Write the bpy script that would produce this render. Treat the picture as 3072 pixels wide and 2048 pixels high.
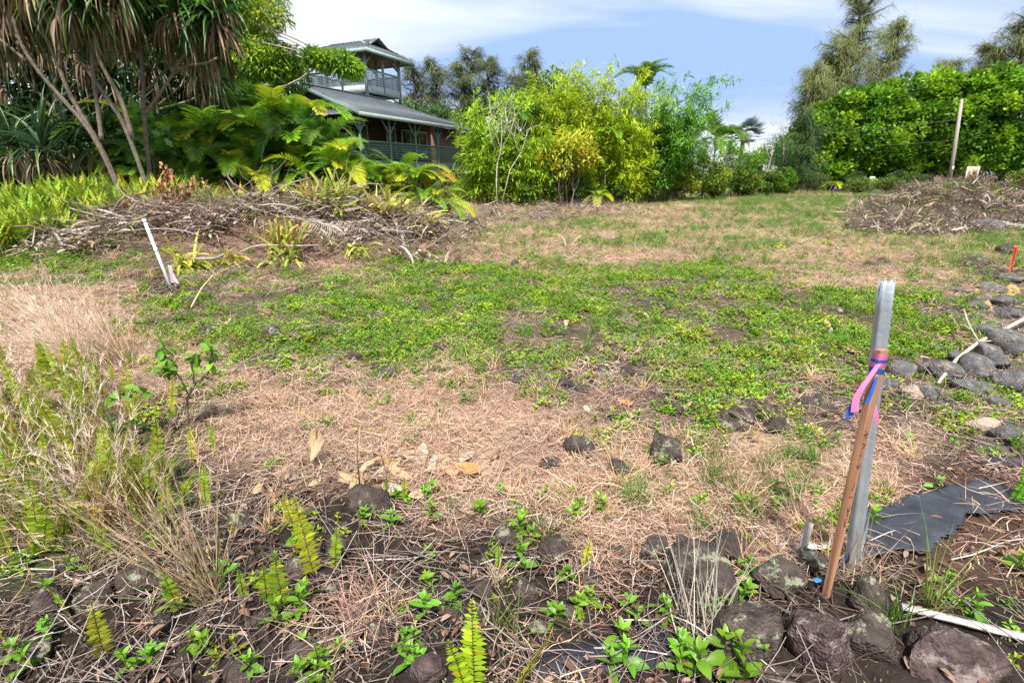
import bpy, bmesh, math, random
import numpy as np
from mathutils import Vector, Matrix, Euler

for o in list(bpy.data.objects):
    bpy.data.objects.remove(o)
SC = bpy.context.scene
COL = SC.collection
rng = np.random.default_rng(11)
random.seed(11)
R = math.radians

# ------------------------------------------------------------ camera, sky, sun
CH = 1.66                      # eye height above the ground below the camera
PITCH = R(18.2)                # looking down by this much
FPX = 1536.0                   # focal length in photo pixels (18 mm on a 36 mm sensor)
cam = bpy.data.cameras.new('camera')
cam.lens = 18.0
cam.sensor_width = 36.0
cam.clip_start = 0.05
cam.clip_end = 3000
camo = bpy.data.objects.new('camera', cam)
camo.location = (0, 0, CH)
camo.rotation_euler = (math.pi / 2 - PITCH, 0, 0)
COL.objects.link(camo)
SC.camera = camo

SUN_EL, SUN_AZ = 61.0, 184.0   # azimuth in degrees clockwise from +Y (the view direction): behind and to the left
w = bpy.data.worlds.new('World')
SC.world = w
w.use_nodes = True
nt = w.node_tree
nt.nodes.clear()
sky = nt.nodes.new('ShaderNodeTexSky')
sky.sky_type = 'NISHITA'
sky.sun_disc = False
sky.sun_elevation = R(SUN_EL)
sky.sun_rotation = R(SUN_AZ)
sky.air_density = 1.0
sky.dust_density = 0.6
sky.ozone_density = 1.5
tcw = nt.nodes.new('ShaderNodeTexCoord')
sepw = nt.nodes.new('ShaderNodeSeparateXYZ')
nt.links.new(tcw.outputs['Generated'], sepw.inputs[0])
# thin high cloud: the direction is projected on a flat layer overhead
zc = nt.nodes.new('ShaderNodeMath'); zc.operation = 'ADD'; zc.inputs[1].default_value = 0.16
nt.links.new(sepw.outputs['Z'], zc.inputs[0])
zm = nt.nodes.new('ShaderNodeMath'); zm.operation = 'MAXIMUM'; zm.inputs[1].default_value = 0.05
nt.links.new(zc.outputs[0], zm.inputs[0])
dx = nt.nodes.new('ShaderNodeMath'); dx.operation = 'DIVIDE'
dy = nt.nodes.new('ShaderNodeMath'); dy.operation = 'DIVIDE'
nt.links.new(sepw.outputs['X'], dx.inputs[0]); nt.links.new(zm.outputs[0], dx.inputs[1])
nt.links.new(sepw.outputs['Y'], dy.inputs[0]); nt.links.new(zm.outputs[0], dy.inputs[1])
cmb = nt.nodes.new('ShaderNodeCombineXYZ')
nt.links.new(dx.outputs[0], cmb.inputs[0]); nt.links.new(dy.outputs[0], cmb.inputs[1])
mpw = nt.nodes.new('ShaderNodeMapping')
mpw.inputs['Rotation'].default_value = (0, 0, R(24))
mpw.inputs['Scale'].default_value = (0.42, 0.95, 1)
mpw.inputs['Location'].default_value = (3.55, 1.3, 0)
nt.links.new(cmb.outputs[0], mpw.inputs[0])
nzw = nt.nodes.new('ShaderNodeTexNoise')
nzw.inputs['Scale'].default_value = 0.9
nzw.inputs['Detail'].default_value = 7
nzw.inputs['Roughness'].default_value = 0.5
nzw.inputs['Distortion'].default_value = 0.5
nt.links.new(mpw.outputs[0], nzw.inputs['Vector'])
rpw = nt.nodes.new('ShaderNodeValToRGB')
rpw.color_ramp.elements[0].position = 0.39
rpw.color_ramp.elements[0].color = (0.12, 0.12, 0.12, 1)
rpw.color_ramp.elements[1].position = 0.59
rpw.color_ramp.elements[1].color = (0.92, 0.92, 0.92, 1)
nt.links.new(nzw.outputs['Fac'], rpw.inputs[0])
mxw = nt.nodes.new('ShaderNodeMix'); mxw.data_type = 'RGBA'
mxw.inputs['B'].default_value = (5.3, 5.4, 5.7, 1)
nt.links.new(rpw.outputs[0], mxw.inputs['Factor'])
cap = nt.nodes.new('ShaderNodeMix'); cap.data_type = 'RGBA'; cap.blend_type = 'DARKEN'
cap.inputs['Factor'].default_value = 1.0
cap.inputs['B'].default_value = (1.62, 2.65, 5.0, 1)
nt.links.new(sky.outputs[0], cap.inputs['A'])
nt.links.new(cap.outputs['Result'], mxw.inputs['A'])
bgw = nt.nodes.new('ShaderNodeBackground')
bgw.inputs['Strength'].default_value = 0.095
outw = nt.nodes.new('ShaderNodeOutputWorld')
nt.links.new(mxw.outputs['Result'], bgw.inputs[0])
nt.links.new(bgw.outputs[0], outw.inputs[0])

sl = bpy.data.lights.new('sun', 'SUN')
sl.energy = 3.7
sl.angle = R(3.5)
sl.color = (1.0, 0.95, 0.88)
so = bpy.data.objects.new('sun', sl)
saz = R(SUN_AZ)
sdir = Vector((math.sin(saz) * math.cos(R(SUN_EL)), math.cos(saz) * math.cos(R(SUN_EL)), math.sin(R(SUN_EL))))
so.rotation_euler = sdir.to_track_quat('Z', 'Y').to_euler()
so.location = (0, -20, 40)
COL.objects.link(so)

SC.view_settings.view_transform = 'Standard'
SC.view_settings.look = 'None'
SC.view_settings.gamma = 1
SC.view_settings.use_curve_mapping = False
SC.view_settings.exposure = 1.2
SC.cycles.max_bounces = 6
SC.cycles.diffuse_bounces = 4
SC.cycles.transmission_bounces = 4
SC.cycles.transparent_max_bounces = 4
SC.cycles.use_denoising = True

# ------------------------------------------------------------ helpers: noise, ground height, pixels to places
_T = rng.random((256, 256))
_T3 = rng.random((64, 64, 64))


def vn(x, y, s=0):
    x = np.asarray(x, float) + s * 17.31
    y = np.asarray(y, float) + s * 9.77
    i = np.floor(x).astype(int); j = np.floor(y).astype(int)
    f = x - i; g = y - j
    f = f * f * (3 - 2 * f); g = g * g * (3 - 2 * g)
    a = _T[i % 256, j % 256]; b = _T[(i + 1) % 256, j % 256]
    c = _T[i % 256, (j + 1) % 256]; d = _T[(i + 1) % 256, (j + 1) % 256]
    return (a * (1 - f) + b * f) * (1 - g) + (c * (1 - f) + d * f) * g


def fbm(x, y, o=4, s=0):
    r = 0; a = 0.5; t = 0
    for k in range(o):
        r = r + a * vn(np.asarray(x) * 2 ** k, np.asarray(y) * 2 ** k, s + k); t += a; a *= 0.5
    return r / t


def vn3(p):
    i = np.floor(p).astype(int); f = p - i
    f = f * f * (3 - 2 * f)
    r = 0
    for a in (0, 1):
        for b in (0, 1):
            for c in (0, 1):
                wgt = (f[:, 0] if a else 1 - f[:, 0]) * (f[:, 1] if b else 1 - f[:, 1]) * (f[:, 2] if c else 1 - f[:, 2])
                r = r + wgt * _T3[(i[:, 0] + a) % 64, (i[:, 1] + b) % 64, (i[:, 2] + c) % 64]
    return r


def fbm3(p, o=4):
    r = 0; a = 0.5; t = 0
    for k in range(o):
        r = r + a * vn3(p * 2 ** k + 7.3 * k); t += a; a *= 0.55
    return r / t


def gs(x, y, cx, cy, sx, sy, rot=0):
    c, s = math.cos(rot), math.sin(rot)
    u = (x - cx) * c + (y - cy) * s
    v = -(x - cx) * s + (y - cy) * c
    return np.exp(-0.5 * ((u / sx) ** 2 + (v / sy) ** 2))


def H(x, y):
    x = np.asarray(x, float); y = np.asarray(y, float)
    r = np.sqrt(x * x + y * y)
    far = np.clip((70 - r) / 20, 0, 1)
    z = (fbm(x * 0.35, y * 0.35, 3, 2) - 0.5) * 0.22 * far
    z = z + (fbm(x * 1.7, y * 1.7, 3, 5) - 0.5) * 0.10 * np.clip((16 - r) / 8, 0.15, 1) * far
    z = z + 0.55 * gs(x, y, -13.0, 11.0, 2.2, 2.2) + 0.85 * gs(x, y, -9.6, 13.9, 3.0, 1.5)          # fern bank
    z = z + (0.32 * gs(x, y, -7.6, 11.6, 1.2, .95) + 0.54 * gs(x, y, -5.4, 11.7, 1.3, .9) + 0.66 * gs(x, y, -2.9, 11.6, 1.1, .85)) * (0.55 + 0.9 * fbm(x * 1.1, y * 1.1, 3, 71))   # heap of cuttings
    md = 1.15 * gs(x, y, 17.0, 20.3, 1.5, 1.5) + 0.42 * gs(x, y, 14.3, 19.2, 1.5, 1.2) + 0.55 * gs(x, y, 21.5, 21.5, 2.4, 1.6)   # rubble mound
    z = z + md * (0.45 + 1.1 * fbm(x * .9, y * .9, 4, 66))
    z = z + 0.12 * gs(x, y, 2.0, 1.2, 1.6, 0.7)
    z = z - 0.02 * gs(x, y, 0, 0, 1.0, 1.0)
    return z


CP, SP = math.cos(PITCH), math.sin(PITCH)


def proj(x, y, z):
    d = np.asarray(y) * CP - (np.asarray(z) - CH) * SP
    d = np.where(d < 0.05, 0.05, d)
    u = 1536 + FPX * np.asarray(x) / d
    v = 1024 - FPX * (np.asarray(y) * SP + (np.asarray(z) - CH) * CP) / d
    return u, v


def at(u, v, Y):
    """the point at world distance Y seen through photo pixel (u, v)"""
    dx_ = (u - 1536) / FPX; dv = -(v - 1024) / FPX
    dyy = CP + dv * SP; dz = -SP + dv * CP
    t = Y / dyy
    return Vector((dx_ * t, Y, CH + dz * t))


def G(u, v):
    """the ground point seen through photo pixel (u, v)"""
    z = 0.0
    dx_ = (u - 1536) / FPX; dv = -(v - 1024) / FPX
    dyy = CP + dv * SP; dz = -SP + dv * CP
    for _ in range(12):
        t = (z - CH) / min(dz, -0.01)
        z = 0.5 * z + 0.5 * float(H(dx_ * t, dyy * t))
    t = (z - CH) / min(dz, -0.01)
    return Vector((dx_ * t, dyy * t, float(H(dx_ * t, dyy * t))))


def onG(x, y, dz=0):
    return Vector((x, y, float(H(x, y)) + dz))


# ------------------------------------------------------------ helpers: meshes
class MB:
    def __init__(self):
        self.v = []; self.q = []; self.t = []; self.c = []; self.n = 0

    def add(self, V, Q=None, T=None, col=(0.5, 0.5, 0.5)):
        V = np.asarray(V, float).reshape(-1, 3)
        c = np.asarray(col, float)
        if c.ndim == 1:
            c = np.tile(c, (len(V), 1))
        self.v.append(V); self.c.append(c)
        if Q is not None and len(Q): self.q.append(np.asarray(Q, int).reshape(-1, 4) + self.n)
        if T is not None and len(T): self.t.append(np.asarray(T, int).reshape(-1, 3) + self.n)
        self.n += len(V)
        return self

    def mesh(self, name, mat, smooth=False):
        V = np.concatenate(self.v) if self.v else np.zeros((0, 3))
        C = np.concatenate(self.c) if self.c else np.zeros((0, 3))
        Q = np.concatenate(self.q) if self.q else np.zeros((0, 4), int)
        T = np.concatenate(self.t) if self.t else np.zeros((0, 3), int)
        me = bpy.data.meshes.new(name)
        me.vertices.add(len(V)); me.vertices.foreach_set('co', V.astype(np.float32).ravel())
        nl = len(Q) * 4 + len(T) * 3
        me.loops.add(nl)
        me.loops.foreach_set('vertex_index', np.concatenate([Q.ravel(), T.ravel()]).astype(np.int32))
        me.polygons.add(len(Q) + len(T))
        st = np.concatenate([np.arange(len(Q)) * 4, len(Q) * 4 + np.arange(len(T)) * 3]).astype(np.int32)
        me.polygons.foreach_set('loop_start', st)
        if smooth:
            me.polygons.foreach_set('use_smooth', np.ones(len(st), bool))
        me.update(calc_edges=True)
        ca = me.color_attributes.new('Col', 'FLOAT_COLOR', 'POINT')
        ca.data.foreach_set('color', np.concatenate([C, np.ones((len(C), 1))], 1).astype(np.float32).ravel())
        if mat is not None: me.materials.append(mat)
        return me


def link(name, me, parent=None, loc=(0, 0, 0), rot=(0, 0, 0), scale=1):
    o = bpy.data.objects.new(name, me)
    COL.objects.link(o)
    o.location = loc; o.rotation_euler = rot
    o.scale = (scale, scale, scale) if not hasattr(scale, '__len__') else scale
    if parent is not None: o.parent = parent
    return o


def tag(o, label=None, cat=None, group=None, kind=None):
    if label: o['label'] = label
    if cat: o['category'] = cat
    if group: o['group'] = group
    if kind: o['kind'] = kind
    return o


def thing(name, label, cat, loc=(0, 0, 0), rz=0, group=None):
    o = link(name, None, None, loc, (0, 0, rz))
    o.empty_display_size = 0.1
    return tag(o, label, cat, group)


def nrm(a):
    a = np.asarray(a, float)
    return a / np.maximum(np.linalg.norm(a, axis=-1, keepdims=True), 1e-9)


PROF = {'blade': lambda s: 1 - 0.92 * s ** 1.6, 'leaf': lambda s: np.clip(np.sin(math.pi * (0.06 + 0.92 * s)) ** 0.75, 0.05, 1),
        'strap': lambda s: np.clip(1.0 - np.clip(s - 0.55, 0, 1) / 0.47, 0.03, 1) * np.clip(0.65 + s * 2, 0, 1),
        'flat': lambda s: np.ones_like(s)}


def ribbons(mb, base, d, L, W, nseg=3, droop=0.0, col=(0.3, 0.3, 0.3), prof='blade', side=None, fold=0.0, wob=0.0, r=None, tipcol=None):
    """many leaf blades at once: base (N,3), start direction d (N,3), length, width"""
    r = r or rng
    base = np.asarray(base, float).reshape(-1, 3); N = len(base)
    d = nrm(np.broadcast_to(d, (N, 3)))
    L = np.broadcast_to(L, (N,)).astype(float); W = np.broadcast_to(W, (N,)).astype(float)
    dr = np.broadcast_to(droop, (N,)).astype(float)
    if side is None:
        up = np.zeros((N, 3)); up[:, 2] = 1
        up += r.normal(0, 0.35, (N, 3))
        side = nrm(np.cross(d, up))
    else:
        side = nrm(np.broadcast_to(side, (N, 3)))
    k = nseg + 1
    P = np.zeros((N, k, 3)); D = np.zeros((N, k, 3))
    p = base.copy(); cd = d.copy()
    wv = r.normal(0, 1, (N, 3)) * wob
    for i in range(k):
        P[:, i] = p; D[:, i] = cd
        p = p + cd * (L / nseg)[:, None]
        cd = cd + wv / nseg
        cd[:, 2] -= dr / nseg
        cd = nrm(cd)
    s = np.linspace(0, 1, k)
    wd = PROF[prof](s)[None, :] * W[:, None] * 0.5
    S = side[:, None, :] * wd[:, :, None]
    c = np.asarray(col, float)
    if c.ndim == 1: c = np.tile(c, (N, 1))
    if fold > 0:
        nn = nrm(np.cross(side[:, None, :], D)) * (wd * fold)[:, :, None]
        V = np.stack([P + S + nn, P, P - S + nn], 2); m = 3
    else:
        V = np.stack([P + S, P - S], 2); m = 2
    cc = np.repeat(c[:, None, :], k, 1)
    if tipcol is not None:
        tc = np.asarray(tipcol, float)
        if tc.ndim == 1: tc = np.tile(tc, (N, 1))
        f = (s ** 1.5)[None, :, None]
        cc = cc * (1 - f) + tc[:, None, :] * f
    cc = np.repeat(cc, m, 1)
    idx = np.arange(N * k * m).reshape(N, k, m)
    qs = []
    for j in range(m - 1):
        qs.append(np.stack([idx[:, :-1, j], idx[:, :-1, j + 1], idx[:, 1:, j + 1], idx[:, 1:, j]], -1).reshape(-1, 4))
    mb.add(V.reshape(-1, 3), np.concatenate(qs), None, cc.reshape(-1, 3))
    return P


def tubes(mb, P, rad, sides=5, col=(0.3, 0.3, 0.3), cap=True):
    """many tubes at once: P (N,k,3), rad (N,k)"""
    P = np.asarray(P, float)
    if P.ndim == 2: P = P[None]
    N, k, _ = P.shape
    rad = np.broadcast_to(np.asarray(rad, float), (N, k))
    T = np.zeros_like(P)
    T[:, 1:-1] = P[:, 2:] - P[:, :-2]; T[:, 0] = P[:, 1] - P[:, 0]; T[:, -1] = P[:, -1] - P[:, -2]
    T = nrm(T)
    ref = np.zeros((N, 1, 3)); mt = np.abs(T.mean(1))
    ref[np.arange(N), 0, np.argmin(mt, 1)] = 1
    A = nrm(np.cross(T, ref)); B = np.cross(T, A)
    th = np.arange(sides) / sides * 2 * math.pi
    V = P[:, :, None, :] + rad[:, :, None, None] * (A[:, :, None, :] * np.cos(th)[None, None, :, None] + B[:, :, None, :] * np.sin(th)[None, None, :, None])
    idx = np.arange(N * k * sides).reshape(N, k, sides)
    nx = np.roll(idx, -1, 2)
    Q = np.stack([idx[:, :-1], nx[:, :-1], nx[:, 1:], idx[:, 1:]], -1).reshape(-1, 4)
    c = np.asarray(col, float)
    if c.ndim == 2 and len(c) == N: c = np.repeat(c, k * sides, 0)
    Tt = []
    if cap:
        for e, rv in ((0, True), (k - 1, False)):
            for s in range(1, sides - 1):
                tri = np.stack([idx[:, e, 0], idx[:, e, s], idx[:, e, s + 1]], -1)
                Tt.append(tri[:, ::-1] if rv else tri)
        Tt = np.concatenate(Tt)
    mb.add(V.reshape(-1, 3), Q, Tt if cap else None, c)


def box(mb, c, s, rz=0, col=(0.5, 0.5, 0.5), M=None):
    """box by centre and full size, turned about z, or by a 4x4 matrix"""
    v = np.array([[x, y, z] for x in (-.5, .5) for y in (-.5, .5) for z in (-.5, .5)]) * np.asarray(s)
    if M is not None:
        v = v @ np.array(M.to_3x3()).T + np.array(M.translation)
    cz, sz = math.cos(rz), math.sin(rz)
    v = np.stack([v[:, 0] * cz - v[:, 1] * sz, v[:, 0] * sz + v[:, 1] * cz, v[:, 2]], 1) + np.asarray(c)
    Q = [[0, 1, 3, 2], [4, 6, 7, 5], [0, 4, 5, 1], [2, 3, 7, 6], [0, 2, 6, 4], [1, 5, 7, 3]]
    mb.add(v, Q, None, col)


def beam(mb, a, b, wd, hg, col=(0.5, 0.5, 0.5), up=(0, 0, 1)):
    """squared timber from a to b, wd across, hg along `up`"""
    a = np.asarray(a, float); b = np.asarray(b, float)
    t = nrm(b - a); u = np.asarray(up, float)
    s = np.cross(t, u)
    if np.linalg.norm(s) < 1e-4: s = np.cross(t, (1, 0, 0))
    s = nrm(s); u = np.cross(s, t)
    V = [p + s * wd * .5 * i + u * hg * .5 * j for p in (a, b) for i in (-1, 1) for j in (-1, 1)]
    Q = [[0, 1, 3, 2], [4, 6, 7, 5], [0, 4, 5, 1], [2, 3, 7, 6], [0, 2, 6, 4], [1, 5, 7, 3]]
    mb.add(V, Q, None, col)


_ico = {}


def ico(n):
    if n not in _ico:
        bm = bmesh.new(); bmesh.ops.create_icosphere(bm, subdivisions=n, radius=1)
        bm.verts.ensure_lookup_table()
        _ico[n] = (np.array([v.co[:] for v in bm.verts]), np.array([[v.index for v in f.verts] for f in bm.faces]))
        bm.free()
    return _ico[n]


def rockv(n, size, seed, rough=0.25, cuts=22):
    V, T = ico(n)
    r = np.random.default_rng(seed)
    V = V.copy()
    for _ in range(cuts):
        a = nrm(r.normal(0, 1, 3)); c = r.uniform(0.48, 0.84)
        dd = V @ a - c
        V = V - np.where(dd > 0, dd, 0)[:, None] * a * 0.9
    N = nrm(V)
    off = r.uniform(0, 50, 3)
    V = V + N * (fbm3(N * 1.5 + off, 3) - 0.5)[:, None] * rough * 1.0 + N * (fbm3(N * 4 + off, 4) - 0.5)[:, None] * rough * 0.38 + N * (fbm3(N * 11 + off, 3) - 0.5)[:, None] * rough * 0.16
    return V * np.asarray(size), T


# ------------------------------------------------------------ helpers: materials
def newmat(name):
    m = bpy.data.materials.new(name); m.use_nodes = True
    t = m.node_tree; t.nodes.clear()
    return m, t, t.nodes, t.links


def mat(name, col=None, rough=0.7, var=0.25, scale=6.0, bump=0.0, bscale=30, trans=0.0, inst=0.0, spec=0.3, metal=0.0, detail=4, wave=None):
    """procedural material. col None: take the colour from the mesh attribute; var: brightness noise; inst: change per plant; trans: light through leaves"""
    m, t, N, Lk = newmat(name)
    out = N.new('ShaderNodeOutputMaterial')
    if col is None:
        a = N.new('ShaderNodeVertexColor'); a.layer_name = 'Col'; c = a.outputs['Color']
    else:
        a = N.new('ShaderNodeRGB'); a.outputs[0].default_value = (*col, 1); c = a.outputs[0]
    tc = N.new('ShaderNodeTexCoord')
    nz = N.new('ShaderNodeTexNoise'); nz.inputs['Scale'].default_value = scale; nz.inputs['Detail'].default_value = detail
    Lk.new(tc.outputs['Object'], nz.inputs['Vector'])
    hs = N.new('ShaderNodeHueSaturation')
    mr = N.new('ShaderNodeMapRange'); mr.inputs[1].default_value = 0.25; mr.inputs[2].default_value = 0.75
    mr.inputs[3].default_value = 1 - var; mr.inputs[4].default_value = 1 + var
    Lk.new(nz.outputs['Fac'], mr.inputs[0])
    val = mr.outputs[0]
    if inst > 0:
        oi = N.new('ShaderNodeObjectInfo')
        m2 = N.new('ShaderNodeMapRange'); m2.inputs[3].default_value = 1 - inst; m2.inputs[4].default_value = 1 + inst
        Lk.new(oi.outputs['Random'], m2.inputs[0])
        mm = N.new('ShaderNodeMath'); mm.operation = 'MULTIPLY'
        Lk.new(val, mm.inputs[0]); Lk.new(m2.outputs[0], mm.inputs[1]); val = mm.outputs[0]
        m3 = N.new('ShaderNodeMath'); m3.operation = 'MULTIPLY'; m3.inputs[1].default_value = 7.13
        m4 = N.new('ShaderNodeMath'); m4.operation = 'FRACT'
        m5 = N.new('ShaderNodeMapRange'); m5.inputs[3].default_value = 0.5 - inst * 0.06; m5.inputs[4].default_value = 0.5 + inst * 0.06
        Lk.new(oi.outputs['Random'], m3.inputs[0]); Lk.new(m3.outputs[0], m4.inputs[0]); Lk.new(m4.outputs[0], m5.inputs[0])
        Lk.new(m5.outputs[0], hs.inputs['Hue'])
    Lk.new(val, hs.inputs['Value']); Lk.new(c, hs.inputs['Color'])
    p = N.new('ShaderNodeBsdfPrincipled')
    p.inputs['Roughness'].default_value = rough
    p.inputs['Metallic'].default_value = metal
    p.inputs['Specular IOR Level'].default_value = spec
    Lk.new(hs.outputs[0], p.inputs['Base Color'])
    if bump > 0:
        nb = N.new('ShaderNodeTexNoise'); nb.inputs['Scale'].default_value = bscale; nb.inputs['Detail'].default_value = 5
        Lk.new(tc.outputs['Object'], nb.inputs['Vector'])
        b = N.new('ShaderNodeBump'); b.inputs['Strength'].default_value = bump; b.inputs['Distance'].default_value = 0.02
        Lk.new(nb.outputs['Fac'], b.inputs['Height']); Lk.new(b.outputs[0], p.inputs['Normal'])
    sh = p.outputs[0]
    if trans > 0:
        tr = N.new('ShaderNodeBsdfTranslucent'); Lk.new(hs.outputs[0], tr.inputs[0])
        mx = N.new('ShaderNodeMixShader'); mx.inputs[0].default_value = trans
        Lk.new(sh, mx.inputs[1]); Lk.new(tr.outputs[0], mx.inputs[2]); sh = mx.outputs[0]
    Lk.new(sh, out.inputs[0])
    return m


M_LEAF = mat('leaf', None, 0.5, 0.12, 3, trans=0.38, spec=0.25)
M_GLEAF = mat('glossy_leaf', None, 0.36, 0.10, 3, trans=0.34, spec=0.45)
M_CREEP = mat('creeper_leaf', None, 0.42, 0.10, 3, trans=0.3, inst=0.22, spec=0.35)
M_GRASS = mat('grass_blade', None, 0.6, 0.10, 3, trans=0.3, inst=0.22, spec=0.2)
M_STRAW = mat('straw', None, 0.75, 0.10, 3, trans=0.12, inst=0.22, spec=0.15)
M_TWIG = mat('twig', None, 0.85, 0.25, 20, inst=0.25, spec=0.15)
M_BARK = mat('bark', None, 0.9, 0.35, 9, bump=0.6, bscale=25, spec=0.1)
M_WOOD = mat('dead_wood', None, 0.85, 0.3, 14, bump=0.4, bscale=40, spec=0.15)


def lavamat(name, base, light, lichen, lam):
    m, t, N, Lk = newmat(name)
    out = N.new('ShaderNodeOutputMaterial'); p = N.new('ShaderNodeBsdfPrincipled')
    tc = N.new('ShaderNodeTexCoord'); oi = N.new('ShaderNodeObjectInfo')
    n1 = N.new('ShaderNodeTexNoise'); n1.inputs['Scale'].default_value = 20; n1.inputs['Detail'].default_value = 8; n1.inputs['Roughness'].default_value = 0.65
    ad = N.new('ShaderNodeVectorMath'); ad.operation = 'ADD'
    cx = N.new('ShaderNodeVectorMath'); cx.operation = 'SCALE'; cx.inputs['Scale'].default_value = 20
    cb = N.new('ShaderNodeCombineXYZ'); Lk.new(oi.outputs['Random'], cb.inputs[0]); Lk.new(oi.outputs['Random'], cb.inputs[1])
    Lk.new(cb.outputs[0], cx.inputs[0]); Lk.new(tc.outputs['Object'], ad.inputs[0]); Lk.new(cx.outputs[0], ad.inputs[1])
    Lk.new(ad.outputs[0], n1.inputs['Vector'])
    r1 = N.new('ShaderNodeValToRGB')
    e = r1.color_ramp.elements
    e[0].position = 0.3; e[0].color = (*base, 1); e[1].position = 0.72; e[1].color = (*light, 1)
    Lk.new(n1.outputs['Fac'], r1.inputs[0])
    n2 = N.new('ShaderNodeTexNoise'); n2.inputs['Scale'].default_value = 11; n2.inputs['Detail'].default_value = 9; n2.inputs['Roughness'].default_value = 0.75
    a2 = N.new('ShaderNodeVectorMath'); a2.operation = 'ADD'; a2.inputs[1].default_value = (9, 3, 5)
    Lk.new(ad.outputs[0], a2.inputs[0]); Lk.new(a2.outputs[0], n2.inputs['Vector'])
    r2 = N.new('ShaderNodeValToRGB')
    r2.color_ramp.elements[0].position = 0.54; r2.color_ramp.elements[0].color = (0, 0, 0, 1)
    r2.color_ramp.elements[1].position = 0.60; r2.color_ramp.elements[1].color = (lam, lam, lam, 1)
    Lk.new(n2.outputs['Fac'], r2.inputs[0])
    mx = N.new('ShaderNodeMix'); mx.data_type = 'RGBA'; mx.inputs['B'].default_value = (*lichen, 1)
    Lk.new(r2.outputs[0], mx.inputs['Factor']); Lk.new(r1.outputs[0], mx.inputs['A'])
    Lk.new(mx.outputs['Result'], p.inputs['Base Color'])
    p.inputs['Roughness'].default_value = 0.95; p.inputs['Specular IOR Level'].default_value = 0.15
    vo = N.new('ShaderNodeTexVoronoi'); vo.inputs['Scale'].default_value = 85
    Lk.new(ad.outputs[0], vo.inputs['Vector'])
    n3 = N.new('ShaderNodeTexNoise'); n3.inputs['Scale'].default_value = 30; n3.inputs['Detail'].default_value = 8
    Lk.new(ad.outputs[0], n3.inputs['Vector'])
    sm = N.new('ShaderNodeMath'); sm.operation = 'ADD'; Lk.new(vo.outputs['Distance'], sm.inputs[0]); Lk.new(n3.outputs['Fac'], sm.inputs[1])
    b = N.new('ShaderNodeBump'); b.inputs['Strength'].default_value = 0.75; b.inputs['Distance'].default_value = 0.010
    Lk.new(sm.outputs[0], b.inputs['Height']); Lk.new(b.outputs[0], p.inputs['Normal'])
    Lk.new(p.outputs[0], out.inputs[0])
    return m


M_LAVA = lavamat('dark_lava', (0.022, 0.017, 0.015), (0.10, 0.08, 0.07), (0.27, 0.29, 0.19), 0.75)
M_GREY = lavamat('grey_rock', (0.045, 0.045, 0.047), (0.17, 0.166, 0.163), (0.40, 0.30, 0.22), 0.5)
M_REDROCK = lavamat('reddish_rock', (0.022, 0.017, 0.017), (0.12, 0.085, 0.08), (0.34, 0.28, 0.26), 0.5)

# ------------------------------------------------------------ the ground: what grows where
ZV = [560, 590, 620, 660, 700, 740, 780, 830, 880, 940, 1000, 1080, 1160, 1250, 1350, 1450, 1550, 1650, 1750, 1880, 2048]
ZROW = ['fffbbbbbbbgggmbb', 'fffbbbbbbbggmgCC', 'fffbbbssbbmgggCb', 'ffbbbCsssmsmggCC', 'ffbbCCbmmggggmCg', 'ffbbbbbmsmmggmmg',
        'ffbbbbbsmssmmssm', 'ffdbbbccccccmmmd', 'ttdCCcccccccccCk', 'ttccccccccCcccCk', 'ttccccccccccccCk', 'ttsCCmmccccccCdk',
        'ttfssssmCCCcCCkk', 'fffsssssssCCCdkC', 'fffsssssssssmsCk', 'fffdddsssssmmsww', 'ffdddddddsmsssww', 'fddddddddsssswww',
        'ddddddddddddddww', 'dddddddddddddddd', 'dddddddddddddddd']
CLS = 'smgcCdbftkw'
ZI = np.array([[CLS.index(ch) for ch in r_] for r_ in ZROW])
ONE = np.eye(len(CLS))[ZI]                  # rows x 16 x classes


def zone(x, y):
    x = np.asarray(x, float); y = np.asarray(y, float)
    u, v = proj(x, y, np.zeros_like(x))
    dist = np.sqrt(x * x + y * y)
    wv = np.clip(1200 / np.maximum(dist, 1.0) ** 1.2, 10, 160)
    u = u + (fbm(x * 0.9, y * 0.9, 3, 21) - 0.5) * 420
    v = v + (fbm(x * 0.9, y * 0.9, 3, 31) - 0.5) * wv * 2
    fu = np.clip((u - 96) / 192, 0, 14.999)
    fv = np.interp(v, ZV, np.arange(len(ZV)))
    fv = np.clip(np.where(y < 0.2, len(ZV) - 1.01, fv), 0, len(ZV) - 1.001)
    i = fv.astype(int); j = fu.astype(int); a = (fv - i)[:, None]; b = (fu - j)[:, None]
    return (ONE[i, j] * (1 - b) + ONE[i, j + 1] * b) * (1 - a) + (ONE[i + 1, j] * (1 - b) + ONE[i + 1, j + 1] * b) * a


#            s     m     g     c     C     d     b     f     t     k     w
DEN = {'straw': [1.0, .70, .35, .10, .22, .07, .40, .15, .50, .15, .2],
       'dtuft': [.55, .40, .25, .05, .08, .08, .15, .20, .50, .05, .05],
       'gtuft': [.10, .65, 1.1, .28, .06, .05, .08, .20, .10, .03, .05],
       'creep': [.14, .16, .12, 1.15, .6, .12, .08, .45, .05, .12, .06],
       'twig':  [.15, .10, .03, .28, .70, 1.0, .80, .35, .15, .50, .50],
       'dleaf': [.18, .10, .04, .15, .35, .60, .90, .30, .20, .30, 1.0],
       'stone': [.03, .01, .00, .05, .12, .55, .08, .08, .00, 1.0, .10]}
BASE = np.array([(.26, .175, .12), (.20, .155, .08), (.15, .17, .055), (.085, .068, .045), (.07, .052, .042), (.026, .020, .017),
                 (.13, .085, .062), (.05, .06, .022), (.22, .15, .10), (.10, .095, .09), (.075, .045, .033)])


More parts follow.
